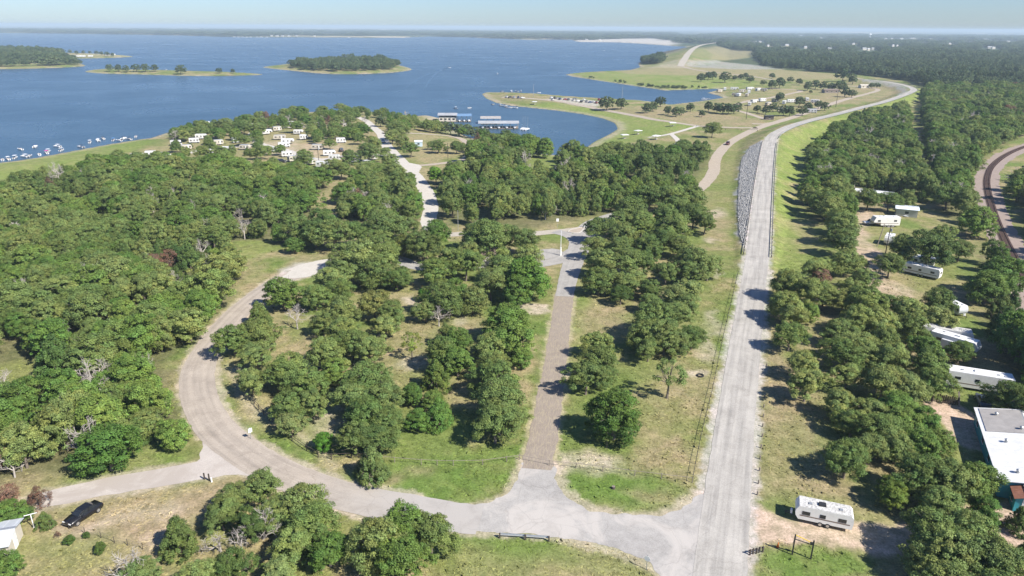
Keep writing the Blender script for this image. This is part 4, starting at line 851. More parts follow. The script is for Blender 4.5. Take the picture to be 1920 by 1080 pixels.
# bleached dead trees that stand out
for bx, by, h, lb in ((558, 617, 6.5, 'bleached leafless tree with a pale trunk inside the road curve'), (823, 612, 5.5, 'pale leafless tree among oaks beside bare soil in the park'), (495, 1010, 6.0, 'tall grey dead tree in the roadside thicket'), (415, 1035, 4.5, 'bushy grey dead tree at the front of the roadside thicket'),
                      (455, 1040, 4.5, 'brownish dead tree in the roadside thicket'), (325, 545, 6, 'white branched dead tree high in the thick wood outside the curving road'), (150, 665, 5, 'fallen looking pale dead tree in the thick wood by the small clearing'), (28, 895, 5, 'pale dead tree at the wood edge above the chalky drive'), (12, 745, 6, 'white dead tree by the small clearing in the wood'), (250, 1105, 6.5, 'tangled bleached dead tree in the bottom field'), (155, 365, 5, 'white dead tree near the lake beach wood'), (455, 415, 6, 'grey dead tree by the small wood clearing')):
    x, y, z = G(bx, by); TREES.append(('dead', x, y, h * .5, h, None, lb, None))

def plant(t, i):
    kd, x, y, r, H, col, label, group = t
    K = KINDS['far' if (kd == 'oak' and y > 420) else kd]; cm, tm = K.items[i % len(K.items)]
    o = thing(K.obj, label, 'tree', (x, y, hgt(x, y)), random.uniform(0, 6.28), group)
    if kd == 'dead':
        c = bpy.data.objects.new('branches', tm); C.objects.link(c); c.parent = o; s = H / 7.0 * 1.05; c.scale = (s, s, s)
        return o
    s = r / 4.0; sz = H / 8.0
    a = random.uniform(.88, 1.12)
    o.scale = (s * a, s / a, sz)
    for nm, me in (('trunk', tm), ('crown', cm)):
        c = bpy.data.objects.new(nm, me); C.objects.link(c); c.parent = o
        if nm == 'crown': v = random.uniform(.88, 1.12); cc = col or (1, 1, 1, 1); c.color = (cc[0] * v, cc[1] * v, cc[2] * v, 1)
    return o
for i, t in enumerate(TREES): plant(t, i)

# what cannot be counted: the trees further in, grown by geometry nodes from the crowns above
def scatter(name, label, X, Y, Z, S, proto, protos, rgs):
    me = bpy.data.meshes.new(name); n = len(X)
    me.vertices.add(n); me.vertices.foreach_set('co', np.c_[X, Y, Z].astype(np.float32).ravel())
    a = me.attributes.new('proto', 'INT', 'POINT'); a.data.foreach_set('value', np.asarray(proto, np.int32))
    a = me.attributes.new('rz', 'FLOAT', 'POINT'); a.data.foreach_set('value', rgs.uniform(0, 6.28, n).astype(np.float32))
    a = me.attributes.new('sc', 'FLOAT_VECTOR', 'POINT'); a.data.foreach_set('vector', np.ascontiguousarray(S, np.float32).ravel())
    o = bpy.data.objects.new(name, me); C.objects.link(o)
    md = o.modifiers.new('grow', 'NODES'); md.node_group = node_group(protos)
    return tag(o, label, 'woodland', kind='stuff')
_ng = {}
def node_group(protos):
    key = tuple(p.name for p in protos)
    if key in _ng: return _ng[key]
    ng = bpy.data.node_groups.new('grow', 'GeometryNodeTree')
    ng.interface.new_socket('Geometry', in_out='INPUT', socket_type='NodeSocketGeometry'); ng.interface.new_socket('Geometry', in_out='OUTPUT', socket_type='NodeSocketGeometry')
    gi = ng.nodes.new('NodeGroupInput'); go = ng.nodes.new('NodeGroupOutput'); jn = ng.nodes.new('GeometryNodeJoinGeometry')
    def na_(nm, ty):
        n = ng.nodes.new('GeometryNodeInputNamedAttribute'); n.data_type = ty; n.inputs[0].default_value = nm; return n.outputs[0]
    pr, rz, sc = na_('proto', 'INT'), na_('rz', 'FLOAT'), na_('sc', 'FLOAT_VECTOR')
    cx = ng.nodes.new('ShaderNodeCombineXYZ'); ng.links.new(rz, cx.inputs[2])
    for i, p in enumerate(protos):
        oi = ng.nodes.new('GeometryNodeObjectInfo'); oi.inputs[0].default_value = p; oi.transform_space = 'ORIGINAL'
        cp = ng.nodes.new('FunctionNodeCompare'); cp.data_type = 'INT'; cp.operation = 'EQUAL'
        ins = [s for s in cp.inputs if s.type == 'INT']; ng.links.new(pr, ins[0]); ins[1].default_value = i
        ip = ng.nodes.new('GeometryNodeInstanceOnPoints')
        ng.links.new(gi.outputs[0], ip.inputs['Points']); ng.links.new(cp.outputs[0], ip.inputs['Selection']); ng.links.new(oi.outputs['Geometry'], ip.inputs['Instance'])
        ng.links.new(cx.outputs[0], ip.inputs['Rotation']); ng.links.new(sc, ip.inputs['Scale']); ng.links.new(ip.outputs[0], jn.inputs[0])
    ng.links.new(jn.outputs[0], go.inputs[0]); _ng[key] = ng; return ng
def crown_objs(meshes):
    return [next(o for o in C.objects if o.type == 'MESH' and o.data == m) for m in meshes]
allp = []; pidx = {}
for kd in ('oak', 'elm', 'juniper', 'withered', 'dead'):
    ms = [it[1] if kd == 'dead' else it[0] for it in KINDS[kd].items]; ms = [m for m in ms if m.users > 0]
    pidx[kd] = list(range(len(allp), len(allp) + len(ms))); allp += crown_objs(ms)
rest = ~single
rest &= (px_ > -500) & (px_ < 2500)
WKa = np.array(WK)
for key in ('left', 'point', 'mid', 'cove', 'dam', 'rail', 'east'):
    m = rest & (WKa == key)
    if not m.any(): continue
    X, Y = WX[m], WY[m]; kk = wk[m]
    S = np.where((kk == 'dead')[:, None], (WH[m] / 7.0 * 1.15)[:, None] * np.ones(3), np.c_[WR[m] / 4, WR[m] / 4, WH[m] / 8])
    pr = [pidx[k][j % len(pidx[k])] for j, k in enumerate(kk)]
    scatter('woodland', 'unbroken tree canopy of ' + WHERE[key][0], X, Y, height(X, Y), S, pr, allp, wr)
farp = crown_objs([it[0] for it in KINDS['far'].items])
TOWN = [(1620, 94, 10), (1628, 95, 7), (1636, 94, 6), (1660, 74, 7), (1690, 73.5, 8), (1711, 73, 12), (1672, 73.5, 5), (1674, 87.5, 6), (1682, 88, 4), (1475, 86.5, 9), (1415, 79, 8), (1425, 80, 6), (1440, 88, 5), (1500, 67.5, 10), (1855, 91, 10), (1862, 92, 8), (1510, 91, 7), (1555, 94, 8), (1745, 74, 8), (1848, 75, 12), (1730, 82, 5), (1600, 84, 6), (1780, 84, 7), (1820, 80, 6), (1585, 76, 7), (1540, 72, 8), (1890, 79, 8)]
def far_scatter(label, poly, spacing, seed, rr, hh, extra=None):
    x, y = in_poly_points(poly, spacing, seed)
    ok = shore_sd(x, y) > 6
    for p, wdt in ROADLINES[1:2]: ok &= pdist(x, y, p, False) > 18
    if extra is not None: ok &= extra(x, y)
    if seed in (302, 303):
        for a_, b2_, w_ in TOWN:
            c_ = np.array(P(a_, b2_)); dd_ = np.linalg.norm(c_); e_ = -c_ / dd_; rx_, ry_ = x - c_[0], y - c_[1]
            al = rx_ * e_[0] + ry_ * e_[1]; la = np.abs(-rx_ * e_[1] + ry_ * e_[0]); ok &= ~((al > -60) & (al < dd_ * .22) & (la < w_ * .9 * dd_ / FPX + 10))
    x, y = x[ok], y[ok]; n = len(x); rg = np.random.default_rng(seed)
    st_ = .65 + .8 * fbm(x / 45, y / 45, seed, 3)
    r = rg.uniform(rr[0] * .75, rr[1] * 1.1, n); h = rg.uniform(hh[0], hh[1], n) * st_
    scatter('woodland', label, x, y, height(x, y), np.c_[r / 4, r / 4, h / 8], rg.integers(0, len(farp), n), farp, rg)
far_scatter('distant unbroken forest beyond the dam bend', [(1742, 168), (1716, 154), (1660, 146), (1600, 139), (1500, 133), (1430, 124), (1420, 112), (2000, 112), (2300, 120), (2300, 155), (1800, 172)], 7.5, 301, (3.5, 5.5), (8, 13), lambda x, y: fbm(x / 50, y / 50, 9, 3) > .34)
far_scatter('hazy forest reaching towards the town', [(1420, 113), (1412, 97), (1345, 86), (1400, 80), (2200, 85), (2300, 120)], 17, 302, (8, 13), (9, 15), lambda x, y: fbm(x / 160, y / 160, 5, 3) > .36)
far_scatter('hazy woods around the distant town', [(1310, 82), (1270, 80), (1265, 70), (1350, 64), (2300, 72), (2300, 90), (1500, 82)], 55, 303, (28, 45), (10, 17), lambda x, y: fbm(x / 400, y / 300, 6, 3) > .45)
far_scatter('hazy woods on the far lake shore', [(-300, 61), (0, 61), (250, 64), (430, 68.5), (800, 67), (985, 73), (1265, 79), (1265, 62), (600, 57), (-300, 54)], 85, 304, (42, 70), (11, 18), lambda x, y: (fbm(x / 700, y / 400, 7, 3) > .40) & ~inside(x, y, toworld(QUARRY)))
far_scatter('trees covering the low wooded island', [(540, 124), (580, 119), (650, 116), (715, 116.5), (748, 124), (740, 131), (700, 134), (640, 135), (590, 133), (560, 130)], 9.5, 305, (4, 6), (8, 12))
far_scatter('trees on the wooded spit across the water', [(-300, 127), (0, 126), (90, 124.5), (148, 122), (140, 117), (118, 112), (110, 103), (60, 98.5), (-300, 99)], 10, 306, (5, 7.5), (9, 14), lambda x, y: fbm(x / 60, y / 60, 5, 3) > .35)
far_scatter('low scrub fringing the far grassy point', [(1066, 143.2), (1120, 150.2), (1180, 159), (1236, 166.5), (1300, 167), (1345, 166), (1345, 164.5), (1290, 165), (1235, 164), (1180, 156.5), (1120, 148.6), (1070, 142)], 4.0, 308, (1.2, 2.6), (1.5, 3.2), lambda x, y: fbm(x / 14, y / 14, 9, 3) > .42)
far_scatter('dark trees on the knob beside the far dam', [(1202, 121), (1206, 114), (1235, 109), (1243, 114), (1236, 120)], 8, 307, (5, 7), (10, 14))
many([(205, 127, 14), (222, 127, 14), (236, 128.5, 14), (255, 127, 15), (272, 127, 16), (290, 127, 14), (338, 130, 19), (411, 132, 11), (436, 133, 9)], 'KIND on the low grassy islet in the lake', 'trees on the grassy islet')
many([(118, 95.5, 8), (131, 96, 7), (143, 98.5, 8), (156, 98, 7), (168, 98, 6), (181, 98.5, 8), (190, 100, 8), (200, 101, 9), (211, 102, 7)], 'KIND on the thin sandy spit with campers', 'trees on the sandy spit')
for i, t in enumerate(TREES[-18:]): plant(t, i)
# ------------------------------------------------------------------ materials of made things
def paint_mat(name, rough=.3, dirt=.25):
    m, nt, b = mat(name); oi = N(nt, 'ObjectInfo'); tc = N(nt, 'TexCoord').outputs['Object']
    n = noise(nt, 1.7, 5, .65, tc)
    c = mixc(nt, 'MULTIPLY', dirt, oi.outputs['Color'], ramp(nt, n.outputs[0], [(.35, (.62, .58, .52)), (.65, (1.1, 1.1, 1.1))]).outputs[0])
    L(nt, c, b.inputs['Base Color']); b.inputs['Roughness'].default_value = rough
    return m
M_PAINT = paint_mat('vehicle_paint', .28)
M_HULL = paint_mat('boat_gelcoat', .35)
M_SHEET = paint_mat('painted_sheet_metal', .5, .22)
M_GLASS = plain('dark_glass', (.02, .024, .028), .12, .2, 1.0, spec=.6)
M_TYRE = plain('tyre_rubber', (.03, .03, .03), .9, .2, 4)
M_RIM = plain('wheel_rim', (.5, .5, .5), .35, .1, 4, metal=.7)
M_LAMP = plain('headlamp_lens', (.75, .75, .72), .15, .05, 3)
M_TAIL = plain('tail_lamp_lens', (.35, .02, .015), .25, .1, 3)
M_WHITE_P = plain('weathered_white_panel', (.74, .73, .70), .45, .10, .8)
M_ROOFD = plain('sooty_white_roof', (.60, .59, .56), .7, .2, 1.3, dirt=((.14, .13, .12), .55))
M_ROOFW = plain('white_metal_roof', (.72, .72, .71), .5, .06, .4, dirt=((.48, .46, .43), .3))
M_ROOFG = plain('faded_grey_metal_roof', (.36, .335, .31), .6, .2, .7)
M_ROOFL = plain('dull_pale_metal_roof', (.36, .37, .38), .55, .2, .3)
M_TEAL = plain('teal_painted_wall', (.035, .30, .36), .6, .2, .8)
M_RUST = plain('rusty_roof_sheet', (.30, .13, .08), .85, .35, 1.4)
M_WOODD = plain('dark_weathered_wood', (.075, .06, .05), .9, .35, 4)
M_WOODG = plain('grey_weathered_wood', (.25, .21, .175), .9, .3, 4)
M_STEEL = plain('galvanised_steel', (.46, .47, .47), .45, .15, 3, metal=.6)
M_DARKST = plain('dark_steel_pipe', (.055, .05, .045), .6, .3, 4)
M_BLACK = plain('black_plastic', (.03, .03, .032), .5, .2, 3)
M_SIGNW = plain('sign_face_white', (.80, .80, .78), .4, .05, 3)
M_YEL = plain('yellow_warning_paint', (.65, .43, .04), .5, .2, 3)
M_RED = plain('red_trim', (.38, .05, .04), .5, .2, 3)
M_STRIPE = plain('brown_stripe', (.20, .15, .12), .5, .1, 3)
M_CONC = plain('pale_concrete', (.50, .47, .43), .9, .15, 1.5)
M_BLUE = plain('blue_metal_roof', (.14, .24, .38), .5, .15, .6)
M_ORANGE = plain('orange_cone', (.75, .17, .03), .5, .1, 3)
M_ROCK = plain('grey_broken_stone', (.35, .345, .335), .95, .35, .5)
M_FOAM = plain('churned_foam', (.065, .13, .21), .6, .3, .15)
M_SHING = plain('brown_shingle_roof', (.20, .155, .125), .9, .3, 2.0)
M_CREAM = plain('cream_wall', (.58, .53, .44), .7, .1, 1)

def loft(mb, rings, m=0, cap=True):
    b = len(mb.v); n = len(rings[0])
    for r in rings: mb.v += [tuple(p) for p in r]
    for i in range(len(rings) - 1):
        for j in range(n):
            k = (j + 1) % n; mb.f.append((b + i * n + j, b + i * n + k, b + (i + 1) * n + k, b + (i + 1) * n + j)); mb.m.append(m)
    if cap:
        mb.f.append(tuple(range(b + n - 1, b - 1, -1))); mb.m.append(m); e = b + (len(rings) - 1) * n; mb.f.append(tuple(range(e, e + n))); mb.m.append(m)
    return mb
def set_col(root, col, only=None):
    for ch in [root] + list(root.children_recursive):
        if ch.type == 'MESH' and (only is None or ch.name.split('.')[0] in only): ch.color = (*col, 1)

# ---------------- cars and trucks
def car_proto(style='sedan', detail=True):
    t = thing('car', 'x', 'car')
    Lh, w = {'sedan': (2.38, .90), 'suv': (2.35, .95), 'pickup': (2.85, .98)}[style]
    top = {'sedan': 1.44, 'suv': 1.74, 'pickup': 1.82}[style]; bel = {'sedan': .93, 'suv': 1.08, 'pickup': 1.12}[style]
    if style == 'sedan': st = [(-Lh, .50, .72, .80), (-Lh + .12, .34, .92, .92), (-1.3, .28, .97, 1), (0, .26, .96, 1), (1.05, .28, .95, 1), (1.9, .30, .84, .97), (Lh - .12, .34, .74, .88), (Lh, .44, .60, .78)]
    elif style == 'suv': st = [(-Lh, .50, .95, .88), (-Lh + .1, .36, 1.06, .96), (0, .30, 1.08, 1), (1.1, .30, 1.06, 1), (2.0, .34, .98, .97), (Lh, .46, .78, .86)]
    else: st = [(-Lh, .55, 1.02, .96), (-Lh + .08, .46, 1.05, .98), (-.6, .42, 1.06, 1), (1.2, .42, 1.10, 1), (2.5, .44, 1.05, .98), (Lh, .55, .85, .90)]
    mb = MB(); rings = []
    for x, zs, zb, k in st:
        ww = w * k; zm = zs + (zb - zs) * .6
        rings.append([(x, -ww * .92, zs), (x, -ww, zs + (zb - zs) * .3), (x, -ww * .99, zm), (x, -ww * .90, zb), (x, ww * .90, zb), (x, ww * .99, zm), (x, ww, zs + (zb - zs) * .3), (x, ww * .92, zs)])
    loft(mb, rings); body = mb.build('body', M_PAINT, t, True)
    cx0, cx1, rx0, rx1 = {'sedan': (-1.72, 1.12, -1.0, .30), 'suv': (-2.25, 1.2, -1.95, .45), 'pickup': (-.55, 1.35, -.38, .65)}[style]
    wb, wr_ = w * .88, w * .70
    mb = MB(); mb.hexa([(cx0, -wb, bel - .03), (cx1, -wb, bel - .03), (cx1, wb, bel - .03), (cx0, wb, bel - .03)], [(rx0, -wr_, top), (rx1, -wr_, top), (rx1, wr_, top), (rx0, wr_, top)])
    cab = mb.build('cabin', M_PAINT, t)
    def pane(nm, q):
        q = [Vector(p) for p in q]; n = (q[1] - q[0]).cross(q[3] - q[0]).normalized(); c_ = sum(q, Vector()) / 4
        if n.dot(c_ - Vector(((cx0 + cx1) / 2, 0, (bel + top) / 2))) < 0: n = -n
        q2 = [c_ + (p - c_) * .84 + n * .012 for p in q]; q1 = [p - n * .03 for p in q2]
        mb = MB(); mb.hexa(q1, q2); mb.build(nm, M_GLASS, t)
    pane('windscreen', [(cx1, -wb, bel), (cx1, wb, bel), (rx1, wr_, top), (rx1, -wr_, top)])
    pane('rear_window', [(cx0, -wb, bel), (cx0, wb, bel), (rx0, wr_, top), (rx0, -wr_, top)])
    for s in (-1, 1):
        for f0, f1 in ((0, .5), (.5, 1)):
            xb0, xb1 = cx0 + (cx1 - cx0) * f0, cx0 + (cx1 - cx0) * f1; xt0, xt1 = rx0 + (rx1 - rx0) * f0, rx0 + (rx1 - rx0) * f1
            pane('side_window', [(xb0, s * wb, bel), (xb1, s * wb, bel), (xt1, s * wr_, top), (xt0, s * wr_, top)])
    if style == 'pickup':
        mb = MB(); mb.box((-1.75, 0, 1.062), (1.95, 1.5, .03)); mb.build('truck_bed', M_BLACK, t)
    rw = .33 if style == 'sedan' else .39
    for sx in (-Lh * .60, Lh * .62):
        for sy in (-1, 1):
            wm_ = MB(); wm_.cyl((sx, sy * (w - .20), rw), (sx, sy * (w + .015), rw), rw, n=16); wo = wm_.build('wheel', M_TYRE, t)
            if detail:
                q = MB(); q.cyl((sx, sy * (w + .010), rw), (sx, sy * (w + .03), rw), rw * .62, n=12); q.build('rim', M_RIM, wo)
    if detail:
        for s in (-1, 1):
            mb = MB(); mb.box((Lh - .10, s * w * .62, .68 if style == 'sedan' else .85), (.16, .36, .13)); mb.build('headlight', M_LAMP, t)
            mb = MB(); mb.box((-Lh + (.09 if style == 'sedan' else .06), s * w * .62, .66 if style == 'sedan' else .85), (.14, .32, .12)); mb.build('tail_light', M_TAIL, t)
            mb = MB(); mb.box((cx1 - .35, s * (w + .08), bel + .06), (.14, .18, .12)); mb.build('wing_mirror', M_PAINT, t)
    return t
CARP = {s: car_proto(s) for s in ('sedan', 'suv', 'pickup')}
_used = set()
def car(style, px, py, rz, col, label, group=None, name=None):
    p = CARP[style]
    t = p if style not in _used else copy_tree(p); _used.add(style)
    x, y, z = G(px, py); t.location = (x, y, z + .05); t.rotation_euler = (0, 0, rz); t.name = name or {'sedan': 'car', 'suv': 'car', 'pickup': 'pickup_truck'}[style]
    if 'group' in t: del t['group']
    tag(t, label, 'truck' if style == 'pickup' else 'car', group); set_col(t, col, ('body', 'cabin', 'wing_mirror')); return t
def heading(a, b):
    p, q = G(*a), G(*b); return math.atan2(q[1] - p[1], q[0] - p[0])
car('sedan', 158, 970, heading((180, 956), (137, 984)), (.012, .012, .014), 'black sedan parked on the dry grass near the chalky drive')
car('pickup', 1634, 421, heading((1643, 421), (1625, 421)), (.72, .72, .72), 'white pickup hitched before a camper in the trailer camp')
car('suv', 1364, 271.5, heading((1380, 260), (1350, 285)), (.10, .02, .018), 'dark red car driving on the tan gravel road below the dam')
car('pickup', 718, 267, heading((715, 262), (724, 272)), (.6, .6, .62), 'silver truck on the chalk white campground road')
car('suv', 529, 305, 0.3, (.02, .02, .022), 'black car beside campers at the wood edge of the lakeside campground')
car('sedan', 1842, 757, 1.2, (.08, .11, .16), 'blue grey car parked behind the white roofed workshop')
car('suv', 640, 284, 2.0, (.03, .035, .045), 'dark car among campers on reddish dirt')
cols = [(.7, .7, .7), (.03, .03, .035), (.35, .36, .38), (.05, .08, .16), (.65, .65, .63), (.25, .03, .025), (.12, .12, .13), (.72, .72, .7)]
for i, (a, b_) in enumerate([(1034, 184.5), (1040, 185), (1046, 185.5), (1050, 187), (1036, 188), (1060, 187.5), (1066, 188), (1075, 189.5), (1084, 190.5), (1090, 192), (1100, 192), (1107, 193), (1113, 192.5), (1118, 194), (1078, 186.5), (1095, 188.5), (950, 183), (957, 183.5), (964, 184), (972, 184), (980, 184.5), (1123, 188)]):
    car(('suv', 'pickup', 'sedan')[i % 3], a, b_, 1.2 + .6 * math.sin(i * 2.1), cols[i % 8], {0: 'white', 1: 'black', 2: 'grey', 3: 'navy blue', 4: 'off white', 5: 'dark red', 6: 'charcoal', 7: 'bright white'}[i % 8] + (' pickup' if i % 3 == 1 else ' car') + ' parked on the pale lot of the boat landing', 'vehicles parked at the boat landing')

# ---------------- campers
def camper(px, py, rz, L_=7.6, w=2.4, h=2.75, label='', group=None, style='travel', roofm=None, detail=True, col=(.74, .73, .70), slide=False, name='travel_trailer', loc=None):
    x, y, z = loc or G(px, py)
    t = thing(name, label, 'camper', (x, y, z + .03), rz, group)
    hb = .55; hl = L_ / 2
    if style == 'fifth':
        prof = [(-hl, hb), (hl - 2.4, hb), (hl - 2.2, 1.5), (hl, 1.5), (hl + .05, 2.0), (hl - .5, h), (-hl + .08, h), (-hl - .02, h - .15)]
    elif style == 'motor':
        prof = [(-hl, hb), (hl, hb - .1), (hl, 1.2), (hl - .35, 1.9), (hl - .5, h), (-hl + .05, h), (-hl, h - .15)]
    else:
        prof = [(-hl + .1, hb), (hl - .45, hb), (hl - .08, hb + .55), (hl, 1.55), (hl - .10, h - .5), (hl - .40, h), (-hl + .35, h), (-hl + .06, h - .35), (-hl, 1.4)]
    rings = []
    for yy, k in ((-w / 2, .0), (-w / 2 - .0, 0), (w / 2, 0)):
        pass
    mb = MB(); a = [(p, -w / 2, q) for p, q in prof]; b_ = [(p, w / 2, q) for p, q in prof]
    mb.hexa(a, b_); body = mb.build('body', M_SHEET, t); body.color = (*col, 1)
    top = [p for p in prof if p[1] >= h - .01]; x0, x1 = min(p[0] for p in top), max(p[0] for p in top)
    mb = MB(); mb.box(((x0 + x1) / 2, 0, h + .025), (x1 - x0, w - .04, .05)); rf = mb.build('roof', roofm or M_ROOFW, t)
    if detail:
        mb = MB(); mb.box((.3, 0, h + .18), (.95, .75, .26), taper=.82); mb.build('air_conditioner', M_WHITE_P if roofm is None else M_BLACK, rf)
        for k, vx in enumerate((-hl * .55, hl * .5)):
            mb = MB(); mb.box((vx, .25, h + .10), (.42, .42, .10)); mb.build('roof_vent', M_STEEL, rf)
    for s in (-1, 1):
        mb = MB(); mb.box((-.1, s * (w / 2 + .006), hb + .62), (L_ * .86, .012, .16)); mb.build('stripe', M_STRIPE, t)
        for vx, ww in ((-hl * .62, .95), (hl * .05, .7), (hl * .62, .95)):
            if slide and abs(vx) < .5 * hl: continue
            mb = MB(); mb.box((vx, s * (w / 2 + .012), h * .64), (ww, .03, .52)); mb.build('window', M_GLASS, t)
    mb = MB(); mb.box((hl * .32, -(w / 2 + .014), hb + .95), (.68, .03, 1.75)); mb.build('door', M_WHITE_P, t)
    if style == 'travel':
        mb = MB(); mb.box((hl - .24, 0, h * .70), (.03, w * .6, .5)); 
        mb = MB(); mb.cyl((hl - .5, -.7, .5), (hl + 1.15, 0, .48), .05, n=6); mb.cyl((hl - .5, .7, .5), (hl + 1.15, 0, .48), .05, n=6); mb.cyl((hl + 1.0, 0, 0), (hl + 1.0, 0, .75), .045, n=6); mb.build('hitch', M_BLACK, t)
        if detail:
            for s in (-.17, .17):
                mb = MB(); mb.cyl((hl + .35, s, .52), (hl + .35, s, 1.0), .15, .12, 10); mb.build('gas_bottle', M_SIGNW, t)
    if style == 'motor':
        mb = MB(); mb.hexa([(hl + .012, -w * .44, 1.25), (hl + .012, w * .44, 1.25), (hl - .30, w * .44, 1.9), (hl - .30, -w * .44, 1.9)], [(hl + .03, -w * .44, 1.26), (hl + .03, w * .44, 1.26), (hl - .28, w * .44, 1.91), (hl - .28, -w * .44, 1.91)]); mb.build('windscreen', M_GLASS, t)
    else:
        mb = MB(); mb.box((-hl - .012, 0, h * .66), (.03, w * .45, .5)); mb.build('rear_window', M_GLASS, t)
    if slide:
        mb = MB(); mb.box((-.2, -(w / 2 + .35), 1.55), (3.4, .7, 1.75)); so = mb.build('slide_out', M_SHEET, t); so.color = (*col, 1)
        mb = MB(); mb.box((.4, -(w / 2 + .715), 1.75), (1.1, .03, .6)); mb.build('window', M_GLASS, so)
    wx = [-.55, .35] if style != 'motor' else [-hl * .55, hl * .7]
    for vx in wx:
        for s in (-1, 1):
            mb = MB(); mb.cyl((vx, s * (w / 2 - .26), .35), (vx, s * (w / 2 + .02), .35), .35, n=14); wo = mb.build('wheel', M_TYRE, t)
            if detail: mb = MB(); mb.cyl((vx, s * (w / 2 + .02), .35), (vx, s * (w / 2 + .035), .35), .2, n=10); mb.build('rim', M_RIM, wo)
    return t
def hd(a, b): return heading(a, b)
near_rz = hd((1590, 987), (1492, 966))
camper(1541, 979, near_rz, 6.9, 2.3, 2.5, 'old white travel trailer with a sooty roof parked on the dirt drive', roofm=M_ROOFD)
camper(1658, 424, hd((1672, 426), (1642, 426)), 8.5, 2.5, 3.2, 'white fifth wheel camper standing beside a white pickup', style='fifth', slide=True)
camper(1666, 457, hd((1672, 448), (1662, 465)), 5.2, 2.3, 2.7, 'short white camper behind leaning utility pole')
camper(1727, 517, hd((1751, 520), (1702, 509)), 8.8, 2.4, 2.8, 'long white trailer under the wide spreading oak')
camper(1729, 499, hd((1740, 500), (1718, 496)), 5.5, 2.3, 2.6, 'small white camper half hidden behind the long trailer under the oak')
camper(1770, 640, hd((1740, 635), (1802, 645)), 9.5, 2.5, 3.0, 'white camper parked rear to rear beside a camper with a slide out', roofm=M_ROOFD)
camper(1787, 657, hd((1756, 648), (1816, 666)), 8.5, 2.5, 3.1, 'pale grey camper with slide out window in the shade of the grove', style='fifth', slide=True, col=(.60, .61, .62))
camper(1828, 728, hd((1868, 735), (1788, 722)), 10.5, 2.8, 3.2, 'long white trailer home with red trim near the workshop', style='motor')
camper(1790, 588, hd((1783, 585), (1797, 592)), 4.5, 2.2, 2.5, 'small silver camper at the shaded wood edge', col=(.5, .52, .54))
cm_ = [(525, 262, .2, 9), (540, 270, .25, 9), (533, 276, .3, 8), (596, 281, 0.1, 8), (618, 292, .15, 8), (628, 301, .2, 7), (582, 309, .2, 7.5), (606, 314, .1, 8), (539, 294, .1, 7), (550, 303, 1.0, 6.5), (668, 304, .9, 8), (690, 313, -.6, 7), (595, 237, 0, 8),
       (259, 299, .1, 8), (284, 293, .1, 7), (298, 297, .2, 8), (311, 300, .0, 7), (331, 273, .2, 7), (350, 281, .5, 7), (378, 261, .2, 8), (365, 268, .3, 7), (262, 306, .3, 6), (386, 235, .2, 7), (548, 236, 0, 7), (652, 240, .2, 7), (501, 252, .3, 8), (513, 285, 0, 7), (410, 272, .3, 7), (425, 285, .1, 7), (445, 268, .5, 7), (460, 281, .2, 7), (400, 290, .2, 7), (475, 240, .1, 7), (520, 246, .4, 7), (560, 252, .2, 7), (640, 268, .1, 7), (700, 300, .4, 6), (570, 262, .2, 6)]
for i, (a, b_, r_, l_) in enumerate(cm_):
    g_ = a > 420
    camper(a, b_, r_ + .25 * math.sin(i * 3.3), l_ * .74, 2.3, 2.6 + .2 * (i % 2), ('white camper' if i % 3 else 'cream camper') + (' among oaks of the lakeside campground by the chalk white road' if g_ else ' in the shady camp behind the boat beach'), ('campers by the chalk white road' if g_ else 'campers behind the boat beach') , style=('travel', 'fifth', 'motor')[i % 3], detail=False, col=((.50, .46, .38) if i % 3 == 0 else (.66, .66, .65)), roofm=(M_ROOFL, M_ROOFW, M_ROOFD)[i % 3])
fc = [(1349, 173), (1359, 169.5), (1377, 168.5), (1391, 173.5), (1404, 175.5), (1406, 168.5), (1378, 180), (1385, 180.5), (1421, 170.5), (1432, 171.5), (1429, 190.5), (1405, 198), (1453, 191.5), (1483, 192.5), (1513, 189.5), (1464, 209.5), (1522, 211.5), (1470, 195), (1440, 198), (1528, 193), (1414, 193), (1400, 181)]
for i, (a, b_) in enumerate(fc):
    camper(a, b_, .9 * math.sin(i * 1.9) + .4, 6.2 + (i % 3), 2.5, 2.8, ('white camper' if i % 3 else 'tan camper') + ' on the open second campground beyond the landing', 'campers of the second campground', style=('travel', 'motor', 'fifth')[i % 3], detail=False, col=((.48, .42, .33), (.66, .66, .66), (.60, .60, .59))[i % 3], roofm=(M_ROOFL, M_ROOFW, M_ROOFD)[i % 3])

